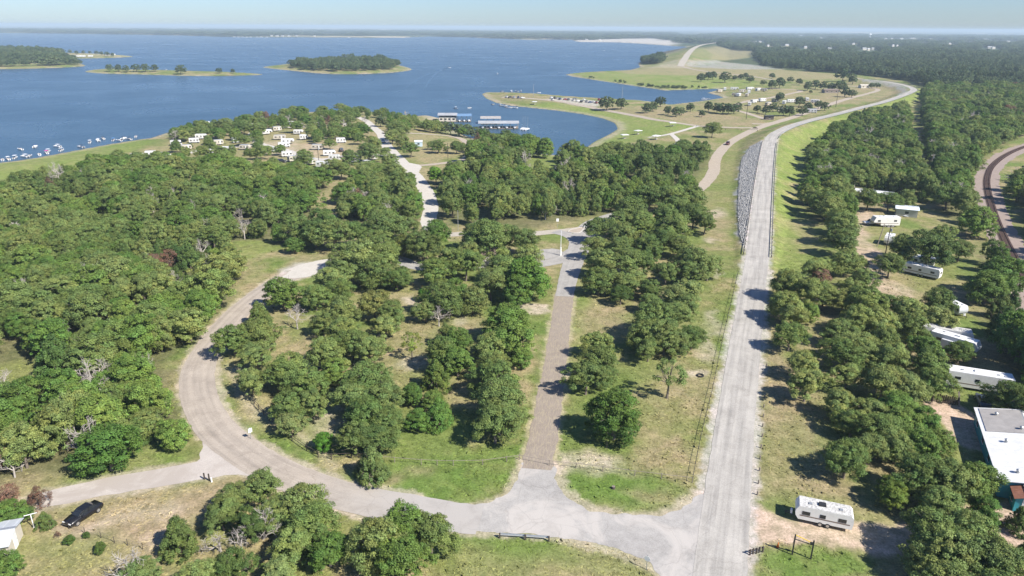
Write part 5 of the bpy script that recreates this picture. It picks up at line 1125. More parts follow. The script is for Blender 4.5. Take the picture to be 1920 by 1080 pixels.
# ---------------- boats
def boat_proto(style):
    t = thing('motor_boat', 'x', 'boat')
    L2, w = (3.2, 1.15) if style != 'pontoon' else (3.6, 1.25)
    if style == 'pontoon':
        for s in (-1, 1):
            mb = MB(); mb.cyl((-L2, s * .85, .15), (L2 - .7, s * .85, .15), .32, n=10); mb.cyl((L2 - .7, s * .85, .15), (L2, s * .85, .3), .32, .08, 10); mb.build('float', M_STEEL, t)
        mb = MB(); mb.box((-.1, 0, .52), (6.6, 2.45, .10)); mb.build('deck', M_HULL, t)
        mb = MB()
        for s in (-1, 1): mb.box((-.1, s * 1.19, .85), (6.4, .06, .55))
        mb.box((3.08, 0, .85), (.06, 2.3, .55)); mb.build('railing', M_HULL, t)
    else:
        rings = []
        for x, k, zk, zt in ((-L2, .86, .05, .72), (-L2 * .3, 1, 0, .78), (L2 * .35, .92, .02, .86), (L2 * .75, .56, .16, .95), (L2, .05, .50, 1.05)):
            ww = w * k; rings.append([(x, 0, zk - .25), (x, ww * .75, zk + .1), (x, ww, zt), (x, -ww, zt), (x, -ww * .75, zk + .1)])
        mb = MB(); loft(mb, rings); mb.build('hull', M_HULL, t)
        mb = MB(); mb.box((-1.0, 0, .80), (3.0, 1.6, .06)); mb.build('cockpit', M_STRIPE, t)
        mb = MB(); mb.hexa([(.6, -.85, .82), (1.0, -.7, .82), (1.0, .7, .82), (.6, .85, .82)], [(.3, -.75, 1.3), (.38, -.65, 1.3), (.38, .65, 1.3), (.3, .75, 1.3)]); mb.build('windshield', M_GLASS, t)
        for s in (-.4, .4):
            mb = MB(); mb.box((-.6, s, 1.0), (.5, .5, .4)); mb.build('seat', M_SIGNW, t)
    mb = MB(); mb.box((-L2 - .15, 0, .65), (.35, .35, .75)); mb.build('outboard_motor', M_BLACK, t)
    if style != 'open':
        mb = MB()
        for sx in (-1.6, .6):
            for s in (-.95, .95): mb.cyl((sx, s, .75), (sx, s * .95, 2.15), .03, n=5)
        mb.build('canopy_frame', M_STEEL, t)
        mb = MB(); mb.box((-.5, 0, 2.2), (2.9, 2.1, .09), taper=.9); mb.build('canopy', M_HULL, t)
    return t
BOATP = {s: boat_proto(s) for s in ('open', 'canopy', 'pontoon')}; _bu = set()
def boat(style, px, py, rz, hull, can, label, group=None, afloat=True):
    p = BOATP[style]; t = p if style not in _bu else copy_tree(p); _bu.add(style)
    x, y = P(px, py, WZ); t.location = (x, y, max(WZ, hgt(x, y) - .05)); t.rotation_euler = (0, 0, rz); t.scale = (.74, .74, .74); t.name = {'open': 'motor_boat', 'canopy': 'motor_boat', 'pontoon': 'pontoon_boat'}[style]
    if 'group' in t: del t['group']
    tag(t, label, 'boat', group); set_col(t, hull, ('hull', 'deck', 'railing')); set_col(t, can, ('canopy',)); return t
WH_, NV, BK, PK, BL = (.78, .78, .77), (.03, .06, .14), (.03, .03, .035), (.7, .08, .35), (.10, .25, .5)
bt = [(5, 302, 'open', WH_), (15, 300.5, 'canopy', WH_), (29, 298, 'canopy', WH_), (47, 296, 'pontoon', WH_), (56, 294.5, 'open', WH_), (38, 282, 'open', WH_), (66, 277.5, 'pontoon', NV), (74, 292, 'open', BK), (87, 289, 'canopy', PK), (91, 286, 'canopy', WH_), (108, 277, 'pontoon', WH_), (116, 284, 'canopy', WH_),
      (152, 278, 'pontoon', BK), (169, 269, 'canopy', WH_), (184, 266, 'pontoon', WH_), (193, 262, 'canopy', BK), (213, 265, 'canopy', BL), (223, 265.5, 'open', WH_), (232, 262, 'pontoon', BK), (242, 263, 'canopy', BK), (255, 258.5, 'open', WH_)]
nmc = {WH_: 'white', NV: 'navy', BK: 'black', PK: 'pink', BL: 'blue'}
for i, (a, b_, s, c_) in enumerate(bt):
    fl = (a, b_) in ((38, 282), (66, 277.5))
    boat(s, a, b_ - 1.2, 2.2 + .5 * math.sin(i * 2.7), WH_ if c_ is PK or i % 4 else (.55, .56, .58), c_, (nmc[c_] + (' canopied ' if s == 'canopy' else ' topped ' if s == 'pontoon' else ' open ') + ('pontoon boat' if s == 'pontoon' else 'motor boat')) + (' anchored off the boat beach' if fl else ' moored along the grassy boat beach'), None if fl or c_ in (PK, NV, BL) else 'boats along the grassy beach')
for i, (a, b_, s) in enumerate([(925, 197, 'open'), (938, 199, 'canopy'), (945, 200, 'pontoon'), (950, 202, 'canopy'), (957, 203, 'open'), (966, 203.5, 'open'), (942, 172.5, 'canopy'), (959, 172.5, 'pontoon'), (969, 172.5, 'pontoon'), (977, 172.5, 'canopy'), (1010, 175, 'open'), (1320, 187.5, 'pontoon'), (1327, 186.5, 'open')]):
    boat(s, a, b_ - .5, 1.0 + 1.3 * math.sin(i), WH_ if i % 3 else (.3, .32, .35), WH_ if i % 2 else BK, 'small ' + ('pontoon' if s == 'pontoon' else 'canopied' if s == 'canopy' else 'open') + (' boat at the inlet of the second campground' if a > 1300 else ' boat tied up around the boat landing spit'), 'boats around the landing')
boat('open', 843, 127, 0.35, WH_, WH_, 'white speedboat drawing a long wake across the lake')
for i, (a, b_) in enumerate([(1133, 95.5), (933, 139), (212, 64), (262, 66.5), (5, 77), (478, 81), (312, 131), (1013, 97), (880, 203), (855, 204)]):
    boat('canopy' if i % 2 else 'open', a, b_, i * 1.3, WH_, WH_, 'tiny white boat far out on open water', 'boats out on the lake')
wk_ = [P(x_, y_, WZ) for x_, y_ in ((841, 127.3), (830, 130), (815, 136), (800, 146), (788, 156), (776, 168))]
wp = catmull(wk_, 8.0); dd = np.gradient(wp, axis=0); dd /= np.linalg.norm(dd, axis=1)[:, None]; nn_ = np.c_[-dd[:, 1], dd[:, 0]]; ss = np.linspace(0, 1, len(wp))
mb = MB()
for s in (-1, 1):
    off = s * (1.2 + 10 * ss); wd_ = 2.2 * (1 - ss) + .6
    for k in range(len(wp) - 1):
        q = [wp[k] + nn_[k] * (off[k] - wd_[k]), wp[k] + nn_[k] * (off[k] + wd_[k]), wp[k + 1] + nn_[k + 1] * (off[k + 1] + wd_[k + 1]), wp[k + 1] + nn_[k + 1] * (off[k + 1] - wd_[k + 1])]
        mb.quad([(p[0], p[1], WZ + .06) for p in q])
tag(mb.build('boat_wake', M_FOAM), 'pale wake trailing the speedboat', 'wake', kind='stuff')

# ---------------- marina
def marina(px0, px1, py, dep, roofm, label, z=3.6, wall=False):
    a = Vector((*P(px0, py, WZ), WZ)); b_ = Vector((*P(px1, py, WZ), WZ)); d = b_ - a; L_ = d.length; rz = math.atan2(d.y, d.x)
    t = thing('boat_shed' if wall else 'covered_dock', label, 'boathouse' if wall else 'dock', a, rz)
    mb = MB(); mb.box((L_ / 2, dep / 2, .35), (L_, dep, .3)); mb.build('floating_deck', M_WOODG, t)
    mb = MB(); h = z
    mb.hexa([(-.5, -.6, h), (L_ + .5, -.6, h), (L_ + .5, dep + .6, h), (-.5, dep + .6, h)], [(-.5, dep * .5 - .3, h + 1.1), (L_ + .5, dep * .5 - .3, h + 1.1), (L_ + .5, dep * .5 + .3, h + 1.1), (-.5, dep * .5 + .3, h + 1.1)]); mb.build('roof', roofm, t)
    n = max(3, int(L_ / 4.5))
    for k in range(n + 1):
        for yy in (.3, dep - .3):
            mb = MB(); mb.cyl((L_ * k / n, yy, .2), (L_ * k / n, yy, h + .05), .12, n=6); mb.build('post', M_STEEL, t)
    if wall:
        mb = MB(); mb.box((L_ / 2, dep / 2, 1.9), (L_ - 1, dep - 1, 2.9)); mb.build('wall', M_CREAM, t)
        for k in range(4):
            mb = MB(); mb.box((L_ * (k + .7) / 4.4, .47, 2.0), (1.6, .06, 1.1)); mb.build('window', M_GLASS, t)
    else:
        for k in range(n):
            mb = MB(); xc = L_ * (k + .5) / n
            loft(mb, [[(xc, y_, .5), (xc + w_, y_, 1.0), (xc, y_, 1.45), (xc - w_, y_, 1.0)] for y_, w_ in ((-.8, .3), (1.0, 1.1), (dep * .42, 1.15))]); bo = mb.build('moored_boat', M_HULL, None); bo.color = (.75, .75, .75, 1); bo.parent = None
            bo.matrix_world = Matrix.Translation(a) @ Matrix.Rotation(rz, 4, 'Z'); bo.name = 'moored_boat'
            tag(bo, 'white boat moored in a slip under ' + label, 'boat', 'boats in slips of ' + label)
marina(822, 856, 229, 12, M_ROOFL, 'pale roofed marina building on floats', 4.6, True)
marina(857, 883, 229, 9, M_BLUE, 'blue roofed covered dock beside the marina building', 4.2)
marina(902, 938, 233, 10, M_ROOFG, 'upper grey roofed covered dock of the marina', 3.8)
marina(898, 972, 242, 11, M_ROOFL, 'long white roofed covered dock of the marina', 3.6)
for i, (a, b_) in enumerate([(980, 243), (984, 243.5), (989, 244)]):
    x, y = P(a, b_, WZ); t = thing('sail_boat', 'white sailing boat with bare mast at the end of the long marina dock', 'boat', (x, y, WZ), 1.2, 'sailing boats at the dock end')
    mb = MB(); loft(mb, [[(x_, 0, -.3), (x_, w_, .8), (x_, -w_, .8)] for x_, w_ in ((-3.5, .8), (0, 1.2), (2.2, .8), (3.8, .05))]); mb.build('hull', M_SIGNW, t)
    mb = MB(); mb.box((-.3, 0, 1.0), (2.8, 1.3, .5), taper=.8); mb.build('cabin', M_SIGNW, t)
    mb = MB(); mb.cyl((.4, 0, .8), (.4, 0, 9.0), .09, .06, 6); mb.cyl((.4, 0, 1.7), (-2.8, 0, 1.8), .06, n=6); mb.build('mast', M_STEEL, t)

# ---------------- buildings
def gable(name, label, cat, c, rz, L_, w, h, rise, wallm, roofm, roofm2=None, over=.4, door=True, nwin=3, wh=.9):
    t = thing(name, label, cat, c, rz)
    mb = MB(); mb.box((0, 0, h / 2), (L_, w, h)); 
    for s in (-1, 1): mb.hexa([(s * L_ / 2 - s * .12, -w / 2, h), (s * L_ / 2, -w / 2, h), (s * L_ / 2, w / 2, h), (s * L_ / 2 - s * .12, w / 2, h)], [(s * L_ / 2 - s * .12, -.05, h + rise - .05), (s * L_ / 2, -.05, h + rise - .05), (s * L_ / 2, .05, h + rise - .05), (s * L_ / 2 - s * .12, .05, h + rise - .05)])
    wl = mb.build('wall', wallm, t)
    for s, rm in ((-1, roofm), (1, roofm2 or roofm)):
        rf = MB(); k = rise / (w / 2); e = over
        y0, y1 = s * (w / 2 + e), 0.0; z0, z1 = h - k * e, h + rise
        rf.hexa([(-L_ / 2 - e, y0, z0 + .02), (L_ / 2 + e, y0, z0 + .02), (L_ / 2 + e, y1, z1 + .02), (-L_ / 2 - e, y1, z1 + .02)], [(-L_ / 2 - e, y0, z0 + .10), (L_ / 2 + e, y0, z0 + .10), (L_ / 2 + e, y1, z1 + .10), (-L_ / 2 - e, y1, z1 + .10)])
        ro = rf.build('roof', rm, t)
        n = int(L_ / 1.1)
        sm = MB()
        for i in range(n + 1):
            xx = -L_ / 2 + L_ * i / n
            sm.hexa([(xx - .03, y0, z0 + .10), (xx + .03, y0, z0 + .10), (xx + .03, y1, z1 + .10), (xx - .03, y1, z1 + .10)], [(xx - .02, y0, z0 + .145), (xx + .02, y0, z0 + .145), (xx + .02, y1, z1 + .145), (xx - .02, y1, z1 + .145)])
        so = sm.build('roof_seams', rm, ro); so['kind'] = 'stuff'
    rc = MB(); rc.box((0, 0, h + rise + .13), (L_ + 2 * over, .36, .05)); rc.build('ridge_cap', M_STEEL, t)
    for s in (-1, 1):
        for i in range(nwin):
            xx = -L_ / 2 + L_ * (i + .5) / nwin; mb = MB(); mb.box((xx, s * (w / 2 + .02), h * .55), (1.1, .06, wh)); wo = mb.build('window', M_GLASS, t)
            mb = MB(); mb.box((xx, s * (w / 2 + .03), h * .55 - wh / 2 - .05), (1.3, .12, .08)); mb.build('sill', M_SIGNW, wo)
    if door:
        mb = MB(); mb.box((L_ / 2 + .02, 0, 1.05), (.06, 1.0, 2.1)); do = mb.build('door', M_SIGNW, t)
        mb = MB(); mb.box((L_ / 2 + .07, .36, 1.0), (.06, .06, .14)); mb.build('handle', M_STEEL, do)
    return t
def edge_frame(a, b, z):
    """start, direction and length of an eave seen from a to b at height z"""
    p, q = Vector(P(*a, z)), Vector(P(*b, z)); return p, (q - p).normalized(), (q - p).length
p, d, L_ = edge_frame((1832, 766), (1877, 899), 2.7); nrm = Vector((-d.y, d.x)); nrm = nrm if nrm.x > 0 else -nrm
cw = p + d * L_ / 2 + nrm * 5.6; rzb = math.atan2(d.y, d.x)
gable('workshop', 'long teal workshop with a white and faded grey metal roof', 'building', (cw.x, cw.y, 0), rzb, L_, 11.2, 2.6, 1.0, M_TEAL, M_ROOFW, M_ROOFW, nwin=4)
q = p + d * (L_ * .17) + nrm * 2.7
ps = MB(); ps.box((0, 0, 0), (L_ * .36, 5.4, .05)); po = ps.build('roof_patch', M_ROOFG)
wk_o = [o for o in C.objects if o.name.startswith('workshop')][0]
po.parent = wk_o; sl = math.atan2(1.0, 5.6)
side = 1 if (Matrix.Rotation(-rzb, 2) @ -nrm).y > 0 else -1
po.location = (-L_ * .32, side * 2.75, 2.6 + 1.0 * (1 - 2.75 / 5.6) + .17); po.rotation_euler = (-side * sl, 0, 0)
for k_ in range(5):
    vb = MB(); vb.cyl((0, 0, -.1), (0, 0, .45), .22, .22, 9); vb.cyl((0, 0, .45), (0, 0, .6), .3, .1, 9); vo = vb.build('roof_vent', M_STEEL, wk_o); vo.location = (-L_ * .4 + k_ * L_ * .2, side * (.9 if k_ % 2 else 3.4), 2.6 + 1.0 * (1 - (.9 if k_ % 2 else 3.4) / 5.6) + .1)
x, y, z = G(1915, 950); t = gable('tool_shed', 'small teal shed with a rusty roof in front of the workshop', 'shed', (x, y, z), rzb, 3.2, 2.6, 2.1, .5, M_TEAL, M_RUST, nwin=1, over=.25, wh=.6)
x, y, z = G(1899, 952); t = thing('garden_bench', 'teal wooden bench before the rusty roofed shed', 'bench', (x, y, z), rzb)
mb = MB(); mb.box((0, 0, .45), (1.5, .45, .06)); mb.build('seat', M_TEAL, t); mb = MB(); mb.box((0, .25, .8), (1.5, .05, .5)); mb.build('backrest', M_TEAL, t)
for s in (-.65, .65): mb = MB(); mb.box((s, 0, .21), (.08, .42, .42)); mb.build('leg', M_TEAL, t)
x, y, z = G(1698, 403); gable('metal_shed', 'pale metal shed with a light blue grey roof in the trailer camp', 'shed', (x, y, z), hd((1684, 404), (1714, 407)), 6.5, 6.0, 2.6, .4, M_STEEL, plain('light_blue_grey_roof', (.70, .76, .80), .5, .06, .5), nwin=1)
x, y, z = G(1637, 373); gable('long_house', 'long low house with a pale roof at the end of the trailer camp', 'building', (x, y, z), hd((1612, 372), (1662, 378)), 12.5, 5.0, 2.6, .7, M_CREAM, M_ROOFW, nwin=4)
x, y, z = G(-30, 1036); gable('cottage', 'cottage with a light grey metal roof beside the field', 'building', (x, y, z), hd((-30, 1040), (28, 1030)), 7.0, 4.6, 2.2, .55, M_CREAM, plain('light_grey_metal_roof', (.52, .54, .56), .45, .1, .5), nwin=2)
x, y, z = G(914, 489); gable('gatehouse', 'brown roofed gatehouse half hidden by trees at the entrance loop', 'building', (x, y, z), .1, 5.5, 4.2, 2.6, .9, M_CREAM, M_SHING, nwin=2)
x, y, z = G(785, 274); gable('pump_hut', 'small pale blue hut on the dry lawn of the campground', 'shed', (x, y, z), .1, 4.0, 3.0, 2.6, .5, plain('pale_blue_wall', (.45, .55, .62), .6, .1, 1), M_ROOFW, nwin=1, over=.2)
x, y, z = G(751, 327); gable('fee_booth', 'little grey booth beside the chalk white road fork', 'shed', (x, y, z), 1.0, 2.2, 1.8, 2.5, .4, M_WOODG, M_ROOFG, nwin=1, over=.3)
x, y, z = G(1556, 174); gable('picnic_pavilion', 'long brown roofed pavilion on the second campground', 'building', (x, y, z), .05, 14, 7, 2.6, 1.2, M_WOODG, M_SHING, nwin=3)
x, y, z = G(1619, 165); gable('bath_house', 'small tan bath house on the dry ground inside the dam bend', 'building', (x, y, z), .1, 9, 6, 2.8, 1.0, M_CREAM, M_CREAM, nwin=2)
x, y, z = G(1441, 224); gable('dark_shelter', 'dark open shelter by the tan gravel road', 'shelter', (x, y, z), .1, 6, 3, 2.4, .4, M_WOODD, M_BLACK, nwin=1)
# thatched looking arbor and plank fence by the dirt yard
x, y, z = G(1775, 757); t = thing('plank_screen', 'dark plank screen with a leaning board beside the dirt yard', 'fence', (x, y, z), hd((1760, 754), (1792, 760)))
for i in range(11): mb = MB(); mb.box((-1.5 + i * .3, 0, .75 + .1 * math.sin(i * 2)), (.24, .04, 1.5)); mb.build('plank', M_WOODD, t)
mb = MB(); mb.box((0, .04, .5), (3.4, .05, .1)); mb.build('rail', M_WOODD, t)
mb = MB(); mb.hexa([(1.7, -.3, 0), (1.95, -.3, 0), (1.95, -.2, 0), (1.7, -.2, 0)], [(1.3, .5, 2.4), (1.55, .5, 2.4), (1.55, .6, 2.4), (1.3, .6, 2.4)]); mb.build('leaning_board', M_WOODG, t)
x, y, z = G(1690, 405); t = thing('canoe', 'white canoe lying along the pale metal shed', 'boat', (x, y, z), hd((1678, 403), (1702, 408)))
mb = MB(); loft(mb, [[(x_, 0, .05), (x_, w_, .35), (x_, 0, .5), (x_, -w_, .35)] for x_, w_ in ((-2.4, .05), (-1.2, .40), (1.2, .40), (2.4, .05))]); mb.build('hull', M_SIGNW, t)
mb = MB(); mb.box((0, 0, .47), (2.0, .3, .06)); mb.build('thwart', M_WOODG, t)

# ---------------- fences, guardrails, posts
def fence(label, pts, post_m, rail_m, hpost=1.1, gap=2.3, rails=(.95, .5), rp=.07, rr=.04, cat='fence', name='rail_fence'):
    w = catmull(Gxy(pts), gap); z = height(w[:, 0], w[:, 1]); t = thing(name, label, cat, (w[0][0], w[0][1], z[0]))
    o0 = np.array([w[0][0], w[0][1], z[0]])
    mb = MB(); mb.cyl((0, 0, -.2), (0, 0, hpost), rp, rp * .9, 7); me = mb.mesh('post', post_m)
    for (a, b_), zz in zip(w, z):
        o = bpy.data.objects.new('post', me); C.objects.link(o); o.parent = t; o.location = (a - o0[0], b_ - o0[1], zz - o0[2]); o.rotation_euler = (random.uniform(-.03, .03), random.uniform(-.03, .03), random.uniform(0, 6))
    for h in rails:
        mb = MB(); mb.tube([(a - o0[0], b_ - o0[1], zz - o0[2] + h + random.uniform(-.03, .03)) for (a, b_), zz in zip(w, z)], rr, 5); mb.build('rail', rail_m, t)
    return t
fence('dark pipe rail fence crossing the lawn at the closed pavement', [(690, 862), (740, 867), (790, 871), (850, 873), (905, 872), (950, 866), (974, 862), (1030, 873), (1080, 878), (1130, 884), (1190, 892), (1240, 898), (1298, 905)], M_WOODG, M_WOODG, .95, 2.3, (.85,), .06, .035)
fence('dark pipe rail fence alongside the dam road', [(1298, 905), (1304, 870), (1320, 795), (1336, 730), (1352, 650), (1368, 580), (1383, 515)], M_DARKST, M_DARKST, rails=(.8,), rr=.03, rp=.05)
fence('weathered rail fence along the inner side of the curving road', [(477, 758), (505, 790), (548, 826), (575, 845), (597, 858), (622, 862), (660, 860), (690, 862)], M_WOODD, M_WOODD)
fence('sagging wire fence with thin posts below the parked black car', [(100, 985), (130, 992), (160, 1001), (190, 1009), (215, 1018), (240, 1023), (268, 1030)], M_WOODD, M_WOODG, 1.0, 2.6, (.9, .5), .04, .012)
fence('thin pipe fence between the landing lawns', [(1305, 238), (1360, 244), (1420, 246)], M_DARKST, M_DARKST, 1.0, 8, (.9,), .12, .09)
def guardrail(label, pts3, hpost=.75, gap=3.0, post=M_WOODD):
    w = catmull(pts3, gap); t = thing('guardrail', label, 'guardrail', tuple(w[0])); o0 = w[0]
    mb = MB(); mb.box((0, 0, .30), (.18, .18, .95)); me = mb.mesh('post', post)
    if len(w) < 120:
        for p in w: o = bpy.data.objects.new('post', me); C.objects.link(o); o.parent = t; o.location = tuple(p - o0)
    mb = MB()
    d = np.gradient(w[:, :2], axis=0); d /= np.linalg.norm(d, axis=1)[:, None]; n = np.c_[-d[:, 1], d[:, 0]]
    prof = [(.10, .42), (.16, .50), (.11, .58), (.16, .66), (.10, .74)]
    for (h1, z1), (h2, z2) in zip(prof[:-1], prof[1:]):
        for k in range(len(w) - 1):
            f_ = lambda i, h, z_: (w[i][0] + n[i][0] * h - o0[0], w[i][1] + n[i][1] * h - o0[1], w[i][2] - o0[2] + z_)
            mb.quad([f_(k, h1, z1), f_(k + 1, h1, z1), f_(k + 1, h2, z2), f_(k, h2, z2)])
    r = mb.build('beam', M_STEEL, t)
    sd_ = r.modifiers.new('thick', 'SOLIDIFY'); sd_.thickness = .02
    return t
x0, y0, _ = G(937, 1009); x1, y1, _ = G(985, 1012); x2, y2, _ = G(1029, 1015)
guardrail('short steel guardrail on the grass across from the closed pavement', [(x0, y0, 0), (x1, y1, 0), (x2, y2, 0)])
dd_ = np.gradient(DAMw[:, :2], axis=0); dd_ /= np.linalg.norm(dd_, axis=1)[:, None]; dn = np.c_[-dd_[:, 1], dd_[:, 0]]
def dam_line(i0, i1, off): return [(DAMw[i][0] + dn[i][0] * off, DAMw[i][1] + dn[i][1] * off, DAMw[i][2]) for i in range(i0, i1, 2)]
dy = DAMw[:, 1]; s0 = int(np.argmax(dy > G(1405, 482)[1])); s1 = int(np.argmax(dy > P(1445, 262, 3.6)[1])); s2 = len(DAMw) - 3
guardrail('steel guardrail along the riprap side of the dam road', dam_line(s0, s1, 3.7))
guardrail('steel guardrail along the grassy side of the dam road', dam_line(s0, s1, -3.7))
fence_far = dam_line(s1, s2, -4.0)
guardrail('distant guardrail following the outer side of the dam bend', fence_far)
mb = MB(); mb.cyl((0, 0, -.2), (0, 0, .62), .11, .10, 9); me_p = mb.mesh('post', M_WOODG); mb = MB(); mb.cyl((0, 0, .62), (0, 0, .66), .11, .05, 9); me_c = mb.mesh('cap', M_WOODG)
for a, b_ in ((1437, 687), (1433, 745), (1432, 764), (1431, 782), (1430, 800), (1429, 819), (1427, 840), (1425, 861), (1424, 883), (1422, 907), (1420, 928)):
    x, y, z = G(a, b_); t = thing('bollard', 'short weathered wooden post along the grassy shoulder of the dam road', 'bollard', (x, y, z), 0, 'wooden posts along the dam road')
    for nm, me in (('post', me_p), ('cap', me_c)): o = bpy.data.objects.new(nm, me); C.objects.link(o); o.parent = t

# ---------------- signs, gate frame, poles
def sign(px, py, h, w, rz, label, col=M_SIGNW, rnd=False):
    x, y, z = G(px, py); t = thing('road_sign', label, 'sign', (x, y, z), rz)
    mb = MB(); mb.box((0, 0, h / 2), (.07, .07, h + .3)); mb.build('post', M_STEEL, t)
    mb = MB()
    if rnd:
        k = 8; mb.hexa([(w / 2 * math.cos(2 * math.pi * (i + .5) / k), -.06, h - w / 2 + w / 2 * math.sin(2 * math.pi * (i + .5) / k)) for i in range(k)], [(w / 2 * math.cos(2 * math.pi * (i + .5) / k), -.04, h - w / 2 + w / 2 * math.sin(2 * math.pi * (i + .5) / k)) for i in range(k)])
    else: mb.box((0, -.05, h - w * .6), (w, .03, w * 1.2))
    mb.build('panel', col, t); return t
sign(1212, 1068, 2.0, .75, -.5, 'octagonal road sign seen from behind at the junction lawn', M_SIGNW, True)
sign(471, 823, 1.9, .6, .8, 'small white sign on the inner verge of the curving road')
sign(1045, 428, 3.2, .8, 0, 'tall pale sign at the upper arm of the entrance loop')
x, y, z = G(393, 903); t = thing('marker_posts', 'pair of dark posts with a white stub beside the chalky drive', 'post', (x, y, z))
mb = MB(); mb.box((-.9, .5, .5), (.16, .16, 1.1)); mb.build('post', M_WOODD, t); mb = MB(); mb.box((-.1, .2, .55), (.16, .16, 1.2)); mb.build('post', M_WOODD, t); mb = MB(); mb.cyl((.35, -.1, 0), (.35, -.1, .7), .11, n=8); mb.build('white_stub', M_SIGNW, t)
x, y, z = G(64, 990); t = thing('washing_line_pole', 'white tee shaped pole beside the small juniper', 'post', (x, y, z), .5)
mb = MB(); mb.cyl((0, 0, 0), (0, 0, 2.1), .06, n=8); mb.build('post', M_SIGNW, t); mb = MB(); mb.cyl((-.7, 0, 2.1), (.7, 0, 2.1), .05, n=8); mb.build('cross_bar', M_SIGNW, t)
g0 = Vector(G(1485, 1040)); g1 = Vector(G(1520, 1048)); gd = (g1 - g0); gl = gd.length; t = thing('entrance_frame', 'black post and beam entrance frame on the green lawn corner', 'frame', g0, math.atan2(gd.y, gd.x))
for xx, hh in ((0, 3.0), (gl, 2.7)): mb = MB(); mb.box((xx, 0, hh / 2), (.16, .16, hh)); mb.build('post', M_BLACK, t)
for h0, h1, m in ((2.95, 2.3, M_YEL), (2.35, 2.05, M_BLACK)):
    mb = MB(); mb.cyl((0, 0, h0), (gl, 0, h1), .06, n=6); mb.build('beam', m, t)
mb = MB(); mb.box((gl * .9, -.1, 2.3), (.35, .1, .4)); mb.build('bracket', M_BLACK, t)
x, y, z = G(1458, 1026); t = thing('traffic_cone', 'small orange cone at the edge of the green lawn corner', 'cone', (x, y, z)); mb = MB(); mb.cyl((0, 0, .04), (0, 0, .75), .17, .03, 10); mb.build('cone', M_ORANGE, t); mb = MB(); mb.box((0, 0, .02), (.42, .42, .05)); mb.build('base', M_BLACK, t)
x, y, z = G(1418, 1038); t = thing('timber_barrier', 'low broken timber barrier at the edge of the dam road', 'barrier', (x, y, z), .3)
for i in range(5): mb = MB(); mb.box((-.9 + i * .45, .05 * (i % 2), .42), (.16, .14, .84)); mb.build('post', M_WOODD, t)
mb = MB(); mb.box((0, .12, .62), (2.3, .08, .16)); mb.build('rail', M_WOODG, t)
x, y, z = G(1313, 705); mb = MB(); 
for i in range(16):
    a0, a1 = 2 * math.pi * i / 16, 2 * math.pi * (i + 1) / 16; mb.cyl((.55 * math.cos(a0), .55 * math.sin(a0), .14), (.55 * math.cos(a1), .55 * math.sin(a1), .14), .15, n=7)
o = mb.build('old_tyre', M_TYRE); o.location = (x, y, z); tag(o, 'old tyre lying on bare sand by the dam road fence', 'tyre')
x, y, z = G(1150, 916); t = thing('tree_stump', 'dark stump on the lawn before the rail fence', 'stump', (x, y, z)); mb = MB(); mb.cyl((0, 0, -.1), (0, 0, .35), .30, .24, 10); mb.build('trunk', M_WOODD, t); mb = MB(); mb.cyl((0, 0, .35), (0, 0, .37), .23, n=10); mb.build('cut_face', M_WOODG, t)
def pole(px, py, h, label, arm=False, lamp=False, m=M_WOODG, r=.14, lean=(0, 0), name='utility_pole', cat='pole'):
    x, y, z = G(px, py); t = thing(name, label, cat, (x, y, z), .35)
    mb = MB(); mb.cyl((0, 0, -.3), (lean[0], lean[1], h), r, r * .7, 8); mb.build('shaft', m, t)
    if arm:
        mb = MB(); mb.box((lean[0], lean[1], h - .6), (2.4, .12, .14)); a_ = mb.build('cross_arm', M_WOODG, t)
        for s in (-1.05, -.5, .5, 1.05): mb = MB(); mb.cyl((lean[0] + s, lean[1], h - .53), (lean[0] + s, lean[1], h - .3), .06, .04, 6); mb.build('insulator', M_SIGNW, a_)
        mb = MB(); mb.cyl((lean[0] + .35, lean[1] - .2, h - 1.9), (lean[0] + .35, lean[1] - .2, h - 1.1), .25, n=10); mb.build('transformer', M_STEEL, t)
    if lamp:
        mb = MB(); mb.cyl((lean[0], lean[1], h), (lean[0] + 1.0, lean[1], h + .25), .05, n=6); mb.build('lamp_arm', M_STEEL, t); mb = MB(); mb.box((lean[0] + 1.15, lean[1], h + .22), (.6, .28, .14)); mb.build('lamp_head', M_STEEL, t)
    return t
pole(1644, 462, 6.5, 'leaning brace pole beside the short white camper', lean=(2.0, .6))
pole(1660, 476, 8.5, 'dark straight utility pole at the trailer camp drive', arm=True, m=M_WOODD)
pole(1742, 327, 9.0, 'utility pole with transformers in the mown strip between the woods', arm=True)
pole(1691, 210, 10, 'utility pole in the strip near the dam bend', arm=True)
pole(1567, 201, 12, 'tall dark lamp pole on the tan gravel road of the second campground', lamp=True, m=M_WOODD, r=.2)
pole(1399, 223, 11, 'tall lamp pole on the dry ground near the landing road', lamp=True, m=M_WOODD, r=.2)
pole(1166, 188, 11, 'lamp pole with a pale head by the inlet shore', lamp=True, m=M_STEEL, r=.2)
pole(1000, 182, 11, 'slim pale lamp pole on the landing spit', lamp=True, m=M_STEEL, r=.2)
pole(859, 432, 6.5, 'slim pole beside the pale upper arm of the entrance loop', m=M_STEEL, r=.09)
pole(840, 300, 8, 'thin dark pole on the dry campground lawn', m=M_WOODD)
pole(598, 306, 8, 'thin dark pole on reddish dirt among campers', m=M_WOODD, arm=True)
x, y, z = G(1051, 479); t = thing('flag_pole', 'white flagpole with a stout base on the island of the entrance loop', 'flagpole', (x, y, z))
mb = MB(); mb.cyl((0, 0, 0), (0, 0, 2.4), .26, .2, 10); mb.build('base', M_SIGNW, t); mb = MB(); mb.cyl((0, 0, 2.4), (0, 0, 7.2), .09, .06, 8); mb.build('shaft', M_SIGNW, t); mb = MB(); mb.cyl((0, 0, 7.2), (0, 0, 7.4), .12, .05, 8); mb.build('finial', M_STEEL, t)
